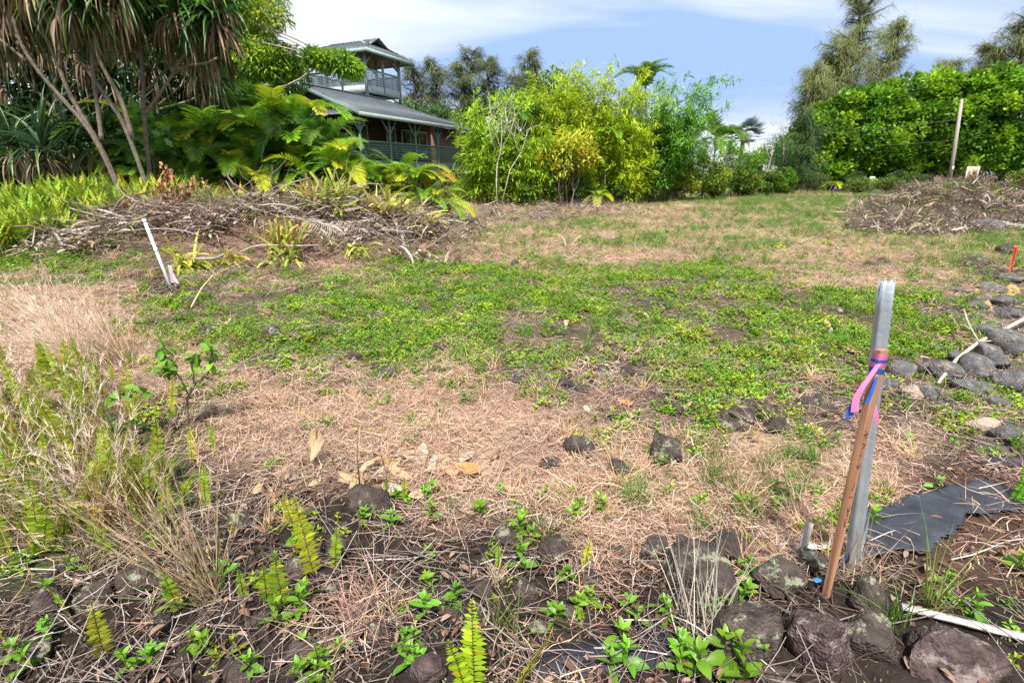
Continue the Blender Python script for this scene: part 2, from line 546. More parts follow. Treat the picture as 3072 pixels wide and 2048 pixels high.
def build_ground():
    tx = np.linspace(-1, 1, 311); k = 7.6
    xs = 700 * np.sinh(k * tx) / math.sinh(k)
    ty = np.linspace(-0.55, 1, 340); ky = 7.9
    ys = 2.2 + 900 * np.sinh(ky * ty) / math.sinh(ky)
    X, Y = np.meshgrid(xs, ys)
    x = X.ravel(); y = Y.ravel()
    z = H(x, y)
    near = np.clip(1 - np.sqrt(x * x + (y - 1) ** 2) / 7, 0, 1)
    z = z + (fbm(x * 7, y * 7, 3, 40) - 0.5) * 0.05 * near
    w_ = zone(x, y)
    c = w_ @ BASE
    nz = fbm(x * 2.3, y * 2.3, 4, 50)[:, None]
    c = c * (0.55 + 0.9 * nz)
    n, m_ = len(xs), len(ys)
    idx = np.arange(n * m_).reshape(m_, n)
    Q = np.stack([idx[:-1, :-1], idx[:-1, 1:], idx[1:, 1:], idx[1:, :-1]], -1).reshape(-1, 4)
    mb = MB(); mb.add(np.stack([x, y, z], 1), Q, None, c)
    return mb.mesh('ground', mat('ground_soil', None, 0.95, 0.4, 14, bump=0.8, bscale=45, spec=0.1, detail=8), True)


tag(link('ground', build_ground()), kind='structure')


# ------------------------------------------------------------ scattered ground cover (one object per kind)
def scatter_nodes(name, coll):
    g = bpy.data.node_groups.new(name, 'GeometryNodeTree')
    g.interface.new_socket('Geometry', in_out='INPUT', socket_type='NodeSocketGeometry')
    g.interface.new_socket('Geometry', in_out='OUTPUT', socket_type='NodeSocketGeometry')
    N, Lk = g.nodes, g.links
    i = N.new('NodeGroupInput'); o = N.new('NodeGroupOutput')
    ip = N.new('GeometryNodeInstanceOnPoints'); ip.inputs['Pick Instance'].default_value = True
    ci = N.new('GeometryNodeCollectionInfo'); ci.inputs['Collection'].default_value = coll
    ci.inputs['Separate Children'].default_value = True; ci.inputs['Reset Children'].default_value = True
    def na(nm, ty):
        n = N.new('GeometryNodeInputNamedAttribute'); n.data_type = ty; n.inputs['Name'].default_value = nm
        return n.outputs['Attribute']
    Lk.new(i.outputs[0], ip.inputs['Points']); Lk.new(ci.outputs[0], ip.inputs['Instance'])
    Lk.new(na('pick', 'INT'), ip.inputs['Instance Index'])
    Lk.new(na('rot', 'FLOAT_VECTOR'), ip.inputs['Rotation'])
    Lk.new(na('scl', 'FLOAT'), ip.inputs['Scale'])
    Lk.new(ip.outputs[0], o.inputs[0])
    return g


def scatter(name, label, cat, protos, P, rot, scl):
    coll = bpy.data.collections.new(name + '_kinds')
    for k_, me in enumerate(protos):
        coll.objects.link(bpy.data.objects.new('%s_kind_%02d' % (name, k_), me))
    me = bpy.data.meshes.new(name)
    n = len(P)
    me.vertices.add(n); me.vertices.foreach_set('co', np.asarray(P, np.float32).ravel())
    a = me.attributes.new('rot', 'FLOAT_VECTOR', 'POINT'); a.data.foreach_set('vector', np.asarray(rot, np.float32).ravel())
    a = me.attributes.new('scl', 'FLOAT', 'POINT'); a.data.foreach_set('value', np.asarray(scl, np.float32).ravel())
    a = me.attributes.new('pick', 'INT', 'POINT'); a.data.foreach_set('value', rng.integers(0, len(protos), n).astype(np.int32))
    o = link(name, me)
    md = o.modifiers.new('scatter', 'NODES'); md.node_group = scatter_nodes(name, coll)
    return tag(o, label, cat, None, 'stuff')


BANDS = [(0.9, 2.2), (2.2, 4), (4, 7), (7, 12), (12, 22), (22, 40), (40, 62)]
HOLES = []          # (x, y, r): places kept free (large rocks, weed mat)


def field(kind, per_m2, scl, clump=0.0, cs=1.5, seed=0, zoff=0.0, tilt=0.12, maxr=62, sink=0.0):
    """points on the ground for one kind: per_m2 per band, thinned by zone and clumped by noise"""
    P = []; S = []
    for (r0, r1), n, sc in zip(BANDS, per_m2, scl):
        if n <= 0 or r0 >= maxr: continue
        half = R(88) if r1 < 8 else R(70) if r1 < 23 else R(60)
        N = int(half * (r1 * r1 - r0 * r0) * n)
        r = np.sqrt(rng.uniform(r0 * r0, r1 * r1, N)); a = rng.uniform(-half, half, N)
        x = r * np.sin(a); y = r * np.cos(a)
        d = zone(x, y) @ np.array(DEN[kind])
        if clump > 0:
            nn = fbm(x * cs, y * cs, 3, 60 + seed)
            d = d * np.clip((nn - 0.5) * clump * 6 + 0.75, 0.03, 1.3)
        keep = rng.random(N) < d
        for hx, hy, hr in HOLES:
            keep &= (x - hx) ** 2 + (y - hy) ** 2 > hr * hr
        x = x[keep]; y = y[keep]
        P.append(np.stack([x, y, H(x, y) + zoff - sink], 1)); S.append(sc * rng.uniform(0.5, 1.35, len(x)))
    P = np.concatenate(P); S = np.concatenate(S)
    rot = np.stack([rng.normal(0, tilt, len(P)), rng.normal(0, tilt, len(P)), rng.uniform(0, 6.283, len(P))], 1)
    return P, rot, S


def jit(c, n, s=0.2, r=None):
    r = r or rng
    return np.clip(np.asarray(c)[None] * (1 + r.normal(0, s, (n, 1))) * (1 + r.normal(0, s * 0.3, (n, 3))), 0.005, 0.95)


def disc(n, rad):
    a = rng.uniform(0, 6.283, n); q = rad * np.sqrt(rng.random(n))
    return np.stack([q * np.cos(a), q * np.sin(a), np.zeros(n)], 1)


def hdir(n, zlo, zhi):
    a = rng.uniform(0, 6.283, n)
    return nrm(np.stack([np.cos(a), np.sin(a), rng.uniform(zlo, zhi, n)], 1))


STRAW = [(.56, .37, .25), (.50, .30, .20), (.62, .46, .34), (.35, .21, .14), (.50, .39, .31)]


def p_straw(n=60, rad=.2):
    mb = MB(); b = disc(n, rad); b[:, 2] = rng.uniform(.002, .035, n)
    c = np.array(STRAW)[rng.integers(0, 5, n)] * rng.uniform(.7, 1.15, (n, 1))
    ribbons(mb, b, hdir(n, -.08, .28), rng.uniform(.05, .20, n), rng.uniform(.0024, .0044, n), 3, .4, c, wob=1.0)
    return mb.mesh('straw', M_STRAW)


def p_dtuft(n=44, c0=(.50, .31, .15)):
    mb = MB(); b = disc(n, .03)
    d = hdir(n, .3, 2.2)
    ribbons(mb, b, d, rng.uniform(.06, .17, n), rng.uniform(.003, .005, n), 3, rng.uniform(.1, 1.1, n), jit(c0, n, .22), tipcol=jit((.55, .42, .28), n, .15))
    return mb.mesh('dry_tuft', M_STRAW)


def p_gtuft(n=34, c0=(.10, .20, .03), L=(.08, .24)):
    mb = MB(); b = disc(n, .035)
    d = hdir(n, .5, 3.0)
    ribbons(mb, b, d, rng.uniform(*L, n), rng.uniform(.003, .006, n), 3, rng.uniform(.1, 1.2, n), jit(c0, n, .25), tipcol=jit(np.array(c0) * 1.2, n, .2))
    m_ = n // 3
    ribbons(mb, disc(m_, .05), hdir(m_, .0, .8), rng.uniform(.05, .14, m_), .004, 2, .5, jit((.45, .30, .16), m_, .2))
    return mb.mesh('green_tuft', M_GRASS)


def sprig(mb, base, nst=3, hmax=.07, leaf=.042, c0=(.16, .335, .02), r=None, spread=.05, seg=3):
    """creeping leafy shoots: opposite pairs of leaves on short stems"""
    r = r or rng
    for s in range(nst):
        a = r.uniform(0, 6.283)
        q = np.asarray(base) + np.array([math.cos(a), math.sin(a), 0]) * r.uniform(0, spread)
        h = r.uniform(.4, 1) * hmax
        top = q + np.array([r.normal(0, .015), r.normal(0, .015), h])
        tubes(mb, np.stack([q, (q + top) / 2, top]), .0018, 3, np.array(c0) * (.9, .7, .8), cap=False)
        a0 = r.uniform(0, 6.283)
        for k_ in range(3):
            f = 1 - k_ * .33
            pz = q + (top - q) * f
            L_ = leaf * (0.6 + .5 * k_ * .6) * r.uniform(.8, 1.25)
            tl = [1.3, .6, .25][k_]
            for e in range(2 if k_ else 4):
                an = a0 + k_ * 1.57 + e * (math.pi if k_ else math.pi / 2) + r.normal(0, .2)
                ribbons(mb, pz[None], np.array([[math.cos(an), math.sin(an), tl]]), L_, L_ * .46, seg, .7, jit(np.array(c0) * (1.12 - .12 * k_), 1, .16, r), 'leaf', fold=.35, r=r)


def p_creep():
    mb = MB()
    c = np.array((.18, .35, .02)) * rng.uniform(.72, 1.15) * ((1, 1, 1) if rng.random() < .7 else (1.5, 1.05, 1.0))
    sprig(mb, (0, 0, 0), int(rng.integers(3, 7)), rng.uniform(.03, .075), rng.uniform(.024, .040), c, spread=.10, seg=2)
    return mb.mesh('creeper', M_CREEP)


def twigpath(n, L, bend=.5, k=4, zl=(-.02, .15)):
    b = disc(n, .16); b[:, 2] = rng.uniform(.004, .04, n)
    d = hdir(n, *zl)
    P = [b]
    for i in range(k - 1):
        d = nrm(d + rng.normal(0, bend / k, (n, 3)) * (1, 1, .5))
        P.append(P[-1] + d * (L / (k - 1))[:, None])
    return np.stack(P, 1)


def p_twig(n=12):
    mb = MB(); L = rng.uniform(.06, .34, n)
    P = twigpath(n, L, .9)
    rr = rng.uniform(.0009, .0028, n)[:, None] * np.linspace(1, .6, 4)[None]
    c = np.array([(.17, .125, .10), (.26, .215, .19), (.11, .07, .055), (.38, .33, .30)])[rng.integers(0, 4, n)]
    tubes(mb, P, rr, 3, c, cap=False)
    return mb.mesh('twig', M_TWIG)


def p_dleaf(n=9):
    mb = MB(); b = disc(n, .15); b[:, 2] = rng.uniform(.004, .02, n)
    c = np.array([(.15, .09, .06), (.22, .13, .085), (.09, .05, .035), (.28, .19, .13), (.12, .07, .05)])[rng.integers(0, 5, n)]
    L = rng.uniform(.02, .055, n)
    ribbons(mb, b, hdir(n, -.1, .5), L, L * rng.uniform(.3, .55, n), 3, rng.uniform(.2, 1.2, n), c, 'leaf', fold=.5)
    return mb.mesh('leaf_crumb', M_STRAW)


def p_stone(seed):
    mb = MB(); V, T = rockv(2, (1, .85, .7), seed, .35); mb.add(V * .05, None, T)
    return mb.mesh('stone', M_LAVA, True)


def p_moss(n=40):
    mb = MB(); b = disc(n, .07)
    ribbons(mb, b, hdir(n, 1, 4), rng.uniform(.008, .022, n), .005, 2, .3, jit((.22, .25, .13), n, .2))
    return mb.mesh('lichen_tuft', M_STRAW)

# ------------------------------------------------------------ road beyond the lot
def build_road():
    mb = MB()
    xs = np.linspace(-120, 160, 141)
    for y0, y1, dz, c in ((49.2, 52.4, .03, (.055, .055, .06)),):
        V = np.concatenate([np.stack([xs, np.full_like(xs, y), H(xs, np.full_like(xs, y)) + dz], 1) for y in (y0, y1)])
        n = len(xs); i = np.arange(n - 1)
        mb.add(V, np.stack([i, i + 1, i + 1 + n, i + n], 1), None, c)
    return mb.mesh('road', mat('asphalt', None, .9, .3, 8, bump=.3, bscale=60))


tag(link('road', build_road()), kind='structure')

# ------------------------------------------------------------ the green timber house with its lookout tower
A = np.array((.415, .91, 0)); A /= np.linalg.norm(A)        # along the front, away from us
B = np.array((-A[1], A[0], 0))                              # along the gable end, to the left
ZU = np.array((0, 0, 1.0))
GREEN_T = (.115, .20, .165); GREY_T = (.26, .32, .30)
M_TIMBER = mat('painted_timber', None, .65, .15, 3, bump=.12, bscale=30, spec=.25)
M_ROOF = mat('metal_roofing', (.125, .145, .16), .5, .18, 1.2, spec=.4, metal=.15)
M_GLASS = mat('dark_glass', (.012, .015, .016), .06, .1, 2, spec=.8)


def plane_strip(mb, p, q, r_, s, col=(.5, .5, .5), th=.04):
    """a slab with corners p q r s and thickness th below"""
    P = np.array([p, q, r_, s], float)
    n = nrm(np.cross(P[1] - P[0], P[2] - P[0]))
    if n[2] < 0: n = -n
    L_ = P - n * th
    V = np.concatenate([P, L_])
    mb.add(V, [[0, 1, 2, 3], [7, 6, 5, 4], [0, 4, 5, 1], [1, 5, 6, 2], [2, 6, 7, 3], [3, 7, 4, 0]], None, col)


def roof_ribs(mb, e0, e1, r0, r1, sp=.30, h=.03):
    """standing seams from the eave e0-e1 up to the ridge r0-r1"""
    e0, e1, r0, r1 = [np.asarray(a_, float) for a_ in (e0, e1, r0, r1)]
    n = int(np.linalg.norm(e1 - e0) / sp)
    nn = nrm(np.cross(e1 - e0, r0 - e0))
    if nn[2] < 0: nn = -nn
    ax = nrm(e1 - e0); L_ = np.linalg.norm(e1 - e0)
    ta, tb = (r0 - e0) @ ax, (r1 - e0) @ ax
    up = (r0 - e0) - ax * ta
    for k_ in range(1, n):
        t_ = k_ * L_ / n
        f = 1.0
        if t_ < ta: f = t_ / ta
        elif t_ > tb: f = (L_ - t_) / max(L_ - tb, 1e-6)
        p0 = e0 + ax * t_ + nn * h * .5
        beam(mb, p0, p0 + up * max(f, .03), .035, h, up=nn)


def lattice(mb, p, q, z0, z1, sp=.115, wd=.04, col=GREEN_T, out=None):
    """square lattice panel: battens both ways"""
    p = np.asarray(p, float); q = np.asarray(q, float); L_ = np.linalg.norm(q - p); t_ = (q - p) / L_
    nn = np.cross(t_, ZU)
    n = int(L_ / sp)
    for k_ in range(n + 1):
        a_ = p + t_ * (k_ + .0) * L_ / n
        beam(mb, a_ + ZU * (z0 - a_[2]), a_ + ZU * (z1 - a_[2]), .018, wd, col, up=t_)
    m_ = int((z1 - z0) / sp)
    for k_ in range(m_ + 1):
        z = z0 + (z1 - z0) * k_ / m_
        beam(mb, p * (1, 1, 0) + ZU * z + nn * .02, q * (1, 1, 0) + ZU * z + nn * .02, .018, wd, col)


def house():
    C0 = np.array((-7.45, 27.0, 0))                          # eave corner nearest to us
    EZ = 4.55; RZ = 6.0; HALF = 3.9; LEN = 10.5
    root = thing('timber_house', 'two storey green timber house with grey metal roof behind the palms', 'house', C0)
    o = C0.copy()
    def W(a_, b_, z=0): return A * a_ + B * b_ + ZU * z
    # main roof: gable towards us, hipped at the far end
    mb = MB()
    e0, e1 = W(0, 0, EZ), W(LEN, 0, EZ); f0, f1 = W(0, 2 * HALF, EZ), W(LEN, 2 * HALF, EZ)
    r0, r1 = W(.5, HALF, RZ), W(LEN - 3.2, HALF, RZ)
    plane_strip(mb, e0, e1, r1, r0); plane_strip(mb, f1, f0, r0, r1)
    plane_strip(mb, e1, f1, r1, r1 + ZU * .002)
    roof_ribs(mb, e0, e1, r0, r1); roof_ribs(mb, f0, f1, r0, r1, .4)
    roof = link('roof', mb.mesh('roof', M_ROOF), root)
    mb = MB(); beam(mb, r0 + ZU * .04, r1 + ZU * .04, .26, .05); link('ridge_cap', mb.mesh('ridge_cap', M_ROOF), roof)
    # small skirt roof on the gable end
    mb = MB()
    s0, s1 = W(-1.15, .2, EZ - .25), W(-1.15, 2 * HALF - .2, EZ - .25); t0, t1 = W(.25, .5, EZ + .12), W(.25, 2 * HALF - .5, EZ + .12)
    plane_strip(mb, s0, s1, t1, t0); roof_ribs(mb, s0, s1, t0, t1, .3)
    link('skirt_roof', mb.mesh('skirt_roof', M_ROOF), root)
    mb = MB()
    for p_, q_ in ((e0, e1), (f0, f1)):
        beam(mb, p_ - ZU * .14, q_ - ZU * .14, .05, .2, GREY_T)
    link('fascia', mb.mesh('fascia', M_TIMBER), root)
    for p_, q_ in ((e0, r0), (f0, r0)):
        mb = MB(); beam(mb, p_ - ZU * .13 - A * .03, q_ - ZU * .13 - A * .03, .05, .18, (.16, .24, .20)); link('rake_board', mb.mesh('rake_board', M_TIMBER), root)
    mb = MB(); G3 = [W(.9, .9, EZ - .1), W(.9, 2 * HALF - .9, EZ - .1), W(.9, HALF, RZ - .35)]
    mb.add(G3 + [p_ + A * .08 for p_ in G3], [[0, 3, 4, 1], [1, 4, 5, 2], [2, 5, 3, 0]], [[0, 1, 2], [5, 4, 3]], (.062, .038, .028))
    M_SIDING = mat('brown_siding', None, .8, .3, 5, bump=.3, bscale=18)
    link('gable_wall', mb.mesh('gable_wall', M_SIDING), root)
    for k_ in range(9):                                      # rafter tails under the front eave
        p_ = W(.25 + k_ * 1.15, .06, EZ - .12)
        mb = MB(); beam(mb, p_, p_ + B * 1.6 + ZU * .52, .07, .16, GREY_T); link('rafter_tail', mb.mesh('rafter_tail', M_TIMBER), root)
    mb = MB(); plane_strip(mb, W(.1, .1, EZ - .06), W(LEN - .2, .1, EZ - .06), W(LEN - .2, 2.7, EZ + .45), W(.1, 2.7, EZ + .45), (.20, .14, .09), .02)
    link('soffit', mb.mesh('soffit', M_TIMBER), root)
    # upper wall set back behind the deck, lapped boards
    mb = MB()
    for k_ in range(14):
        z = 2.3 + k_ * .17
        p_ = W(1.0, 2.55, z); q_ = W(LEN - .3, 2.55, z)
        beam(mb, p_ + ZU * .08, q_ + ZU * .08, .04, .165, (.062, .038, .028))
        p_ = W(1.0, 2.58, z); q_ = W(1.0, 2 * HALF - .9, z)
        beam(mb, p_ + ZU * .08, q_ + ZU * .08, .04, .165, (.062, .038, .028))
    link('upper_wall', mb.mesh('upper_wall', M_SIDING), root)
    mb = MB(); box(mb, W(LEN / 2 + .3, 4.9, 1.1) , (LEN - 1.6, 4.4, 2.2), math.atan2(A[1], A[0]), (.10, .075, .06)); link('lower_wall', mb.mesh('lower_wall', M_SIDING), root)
    def opening(nm, a0, a1, z0, z1, b_=2.5, fc=(.55, .55, .5), mull=0):
        mb = MB()
        for p_, q_ in ((W(a0, b_, z0), W(a0, b_, z1)), (W(a1, b_, z0), W(a1, b_, z1))): beam(mb, p_, q_, .09, .08, fc, up=A)
        for z in (z0, z1): beam(mb, W(a0 - .045, b_ - .003, z), W(a1 + .045, b_ - .003, z), .09, .09, fc)
        for k_ in range(mull):
            a_ = a0 + (a1 - a0) * (k_ + 1) / (mull + 1); beam(mb, W(a_, b_ - .002, z0), W(a_, b_ - .002, z1), .06, .06, fc, up=A)
        f = link(nm, mb.mesh(nm, M_TIMBER), root)
        mb = MB(); V = [W(a0, b_ + .02, z0), W(a1, b_ + .02, z0), W(a1, b_ + .02, z1), W(a0, b_ + .02, z1)]; mb.add(V, [[0, 1, 2, 3]])
        link('pane', mb.mesh('pane', M_GLASS), f)
    opening('door', 5.4, 6.2, 2.35, 4.25); opening('window', 6.9, 9.6, 3.0, 4.2, mull=2); opening('window', 2.2, 3.6, 3.0, 4.2, mull=1)
    opening('door', 5.0, 6.0, .1, 2.0, 2.66, (.5, .55, .55)); opening('window', 6.6, 8.2, .7, 1.9, 2.66, (.45, .5, .5), 1); opening('door', 8.7, 9.6, .1, 2.0, 2.66, (.5, .55, .55))
    # deck
    mb = MB(); plane_strip(mb, W(.3, .5, 2.3), W(LEN - .2, .5, 2.3), W(LEN - .2, 2.6, 2.3), W(.3, 2.6, 2.3), (.16, .14, .11), .06); link('deck', mb.mesh('deck', M_TIMBER), root)
    mb = MB(); beam(mb, W(.3, .48, 2.06), W(LEN - .2, .48, 2.06), .06, .46, (.10, .23, .16)); link('deck_beam', mb.mesh('deck_beam', M_TIMBER), root)
    for k_ in range(5):
        a_ = .5 + k_ * 2.4
        mb = MB(); beam(mb, W(a_, .42, 0), W(a_, .42, EZ - .05), .11, .11, GREEN_T, up=A); po = link('post', mb.mesh('post', M_TIMBER), root)
        for s in (-1, 1):
            mb = MB(); beam(mb, W(a_, .42, EZ - .95), W(a_ + s * .62, .42, EZ - .2), .07, .07, GREEN_T, up=B); link('brace', mb.mesh('brace', M_TIMBER), po)
    for k_ in range(4):
        a0, a1 = .56 + k_ * 2.4, .44 + (k_ + 1) * 2.4
        mb = MB(); lattice(mb, W(a0, .42), W(a1, .42), 2.42, 3.16, .12, .045, (.085, .17, .135)); tag(link('lattice_panel', mb.mesh('lattice_panel', M_TIMBER), root), kind='stuff')
        mb = MB(); beam(mb, W(a0 - .06, .40, 3.22), W(a1 + .06, .40, 3.22), .1, .06, GREEN_T); link('handrail', mb.mesh('handrail', M_TIMBER), root)
    mb = MB(); plane_strip(mb, W(3.0, -.6, .06), W(LEN, -.6, .06), W(LEN, 3, .06), W(3.0, 3, .06), (.2, .19, .17), .1); link('patio', mb.mesh('patio', M_TIMBER), root)

    # lookout tower
    T0 = np.array((-8.82, 34.8, 0)) - o
    LA, LB, OV = 5.0, 6.3, .75
    FZ, TZ = 6.95, 8.86
    def X(a_, b_, z): return T0 + A * a_ + B * b_ + ZU * z
    mb = MB()
    c00, c10, c11, c01 = X(0, 0, TZ), X(LA, 0, TZ), X(LA, LB, TZ), X(0, LB, TZ)
    rd0, rd1 = X(LA / 2, 1.5, TZ + 1.02), X(LA / 2, LB - 1.5, TZ + 1.02)
    g0, g1 = X(LA / 2 - .95, 1.0, TZ + .55), X(LA / 2 + .95, 1.0, TZ + .55)
    plane_strip(mb, c00, c01, rd1, rd0); plane_strip(mb, c10, c11, rd1, rd0); plane_strip(mb, c00, c10, g1, g0); plane_strip(mb, c01, c11, rd1, rd1 + A * .01)
    roof_ribs(mb, c01, c00, rd1, rd0, .3); roof_ribs(mb, c00, c10, g0, g1, .3); roof_ribs(mb, c11, c10, rd1, rd0, .3)
    tr = link('tower_roof', mb.mesh('tower_roof', M_ROOF), root)
    mb = MB(); pk = X(LA / 2, .85, TZ + 1.06)
    plane_strip(mb, X(LA / 2 - 1.0, .85, TZ + .52), pk, X(LA / 2, 2.2, TZ + 1.06), X(LA / 2 - 1.0, 1.6, TZ + .52)); plane_strip(mb, X(LA / 2 + 1.0, .85, TZ + .52), pk, X(LA / 2, 2.2, TZ + 1.06), X(LA / 2 + 1.0, 1.6, TZ + .52))
    link('gablet', mb.mesh('gablet', M_ROOF), tr)
    mb = MB()
    plane_strip(mb, X(.1, .1, TZ - .1), X(.1, LB - .1, TZ - .1), X(LA / 2, LB - 1.5, TZ + .86), X(LA / 2, 1.5, TZ + .86), (.30, .20, .11), .02)
    plane_strip(mb, X(LA - .1, .1, TZ - .1), X(LA - .1, LB - .1, TZ - .1), X(LA / 2, LB - 1.5, TZ + .86), X(LA / 2, 1.5, TZ + .86), (.30, .20, .11), .02)
    plane_strip(mb, X(.1, .1, TZ - .1), X(LA - .1, .1, TZ - .1), X(LA / 2, 1.5, TZ + .86), X(LA / 2, 1.52, TZ + .86), (.30, .20, .11), .02)
    link('tower_ceiling', mb.mesh('tower_ceiling', M_TIMBER), root)
    for p_, q_ in ((c00, c01), (c00, c10), (c10, c11), (c01, c11)):
        mb = MB(); beam(mb, p_ - ZU * .12, q_ - ZU * .12, .06, .2, (.25, .34, .30)); link('tower_fascia', mb.mesh('tower_fascia', M_TIMBER), root)
    a0, a1, b0, b1 = OV, LA - OV, OV, LB - OV
    for a_ in (a0, a1):
        for b_ in (b0, b0 + 1.9, b1):
            low = FZ - .75 if b_ == b0 else FZ - .3
            mb = MB(); beam(mb, X(a_, b_, low), X(a_, b_, TZ + .1), .15, .15, GREY_T, up=A); po = link('tower_post', mb.mesh('tower_post', M_TIMBER), root)
            for dv in (A if a_ == a0 else -A, B if b_ != b1 else -B):
                mb = MB(); beam(mb, X(a_, b_, TZ - .75), X(a_, b_, TZ - .03) + dv * .72, .08, .08, GREY_T, up=np.cross(dv, ZU)); link('brace', mb.mesh('brace', M_TIMBER), po)
    a_ = (a0 + a1) / 2
    for b_ in (b0, b1):
        mb = MB(); beam(mb, X(a_, b_, FZ - .3), X(a_, b_, TZ + .1), .12, .12, GREY_T, up=A); link('tower_post', mb.mesh('tower_post', M_TIMBER), root)
    for a_ in (a0 + .6, a_, a1 - .5, ):
        mb = MB(); beam(mb, X(a_, .1, TZ - .06), X(a_, 1.4, TZ + .72), .07, .12, GREY_T); link('tower_rafter', mb.mesh('tower_rafter', M_TIMBER), root)
    for k_ in range(5):
        b_ = .8 + k_ * 1.15
        mb = MB(); beam(mb, X(.08, b_, TZ - .07), X(LA / 2, min(max(b_, 1.5), LB - 1.5), TZ + .8), .07, .12, GREY_T); link('tower_rafter', mb.mesh('tower_rafter', M_TIMBER), root)
    for (p_, q_) in (((a0, b0), (a0, b1)), ((a0, b0), (a1, b0)), ((a1, b0), (a1, b1)), ((a0, b1), (a1, b1))):
        P_, Q_ = X(*p_, FZ), X(*q_, FZ)
        mb = MB(); lattice(mb, P_, Q_, FZ + .04, FZ + .86, .13, .05, (.42, .50, .48)); tag(link('lattice_panel', mb.mesh('lattice_panel', M_TIMBER), root), kind='stuff')
        mb = MB(); beam(mb, P_ + ZU * .92, Q_ + ZU * .92, .1, .07, GREY_T); link('handrail', mb.mesh('handrail', M_TIMBER), root)
        mb = MB(); beam(mb, P_ - ZU * .22, Q_ - ZU * .22, .09, .42, (.40, .45, .43)); link('floor_beam', mb.mesh('floor_beam', M_TIMBER), root)
    mb = MB(); plane_strip(mb, X(a0, b0, FZ), X(a1, b0, FZ), X(a1, b1, FZ), X(a0, b1, FZ), (.2, .18, .15), .06); link('tower_floor', mb.mesh('tower_floor', M_TIMBER), root)
    mb = MB(); box(mb, X(LA / 2, LB / 2 + .2, 3.2), (2.6, 3.4, 6.6), math.atan2(A[1], A[0]), (.15, .09, .06)); link('tower_shaft', mb.mesh('tower_shaft', M_SIDING), root)
    # rear wing roof that shows past the main roof
    mb = MB(); K0 = W(LEN + 1.2, 3.0, 4.7)
    plane_strip(mb, K0, K0 + A * 4.5 - B * 1.2, K0 + A * 4.5 + B * 2.2 + ZU * .9, K0 + B * 2.6 + ZU * .9); roof_ribs(mb, K0, K0 + A * 4.5 - B * 1.2, K0 + B * 2.6 + ZU * .9, K0 + A * 4.5 + B * 2.2 + ZU * .9, .3)
    link('wing_roof', mb.mesh('wing_roof', mat('blue_metal_roofing', (.10, .16, .22), .4, .1, 1.5, spec=.5, metal=.3)), root)
    mb = MB(); box(mb, K0 + A * 2.6 + B * 2.2 - ZU * 2.2, (4.6, 3.2, 4.6), math.atan2(A[1], A[0]), (.14, .085, .055)); link('wing_wall', mb.mesh('wing_wall', M_SIDING), root)


house()


# ------------------------------------------------------------ trees
def pts_in(n, c, r, shell=.5, flat=1.0):
    d = nrm(rng.normal(0, 1, (n, 3)))
    q = rng.uniform(shell ** 3, 1, n) ** (1 / 3)
    return np.asarray(c) + d * q[:, None] * np.asarray(r), d


def leafcloud(mb, C, Rr, n, L, W, col, cvar=.22, lvar=.2, droop=.5, shell=.35, nseg=2, prof='leaf', outw=.8, upb=.2, tip=None, zlight=.0):
    """leaves spread through clumps: C (K,3) centres, Rr (K,3) radii, n per clump"""
    C = np.asarray(C, float); K = len(C); Rr = np.broadcast_to(Rr, (K, 3))
    cid = np.repeat(np.arange(K), n)
    p, d = pts_in(K * n, C[cid], Rr[cid], shell)
    dr = nrm(d * outw + rng.normal(0, .6, (K * n, 3)) + (0, 0, upb))
    col = np.asarray(col, float)
    if col.ndim == 2: cc = col[rng.integers(0, len(col), K)][cid]
    else: cc = np.tile(col, (K * n, 1))
    f = (1 + rng.normal(0, cvar, K))[cid] * (1 + rng.normal(0, lvar, K * n))
    f = np.clip(f, .45, 1.7)[:, None]
    hue = (rng.normal(0, .10, K))[cid]
    cc = cc * f * np.stack([1 + hue, np.ones_like(hue), 1 - hue], 1)
    Ls = L * rng.uniform(.65, 1.25, K * n)
    ribbons(mb, p, dr, Ls, Ls * (W / L), nseg, droop, np.clip(cc, .004, .9), prof, tipcol=tip)


def limb(p, q, n=6, bend=.12, sag=0.0):
    p = np.asarray(p, float); q = np.asarray(q, float)
    t_ = np.linspace(0, 1, n)[:, None]
    L_ = np.linalg.norm(q - p)
    P = p + (q - p) * t_
    off = rng.normal(0, bend * L_, 3) * (1, 1, .4)
    P = P + np.sin(t_ * math.pi) * off + np.sin(t_ * 2 * math.pi) * rng.normal(0, bend * L_ * .4, 3)
    P[:, 2] -= (np.sin(t_ * math.pi) * sag * L_)[:, 0]
    return P


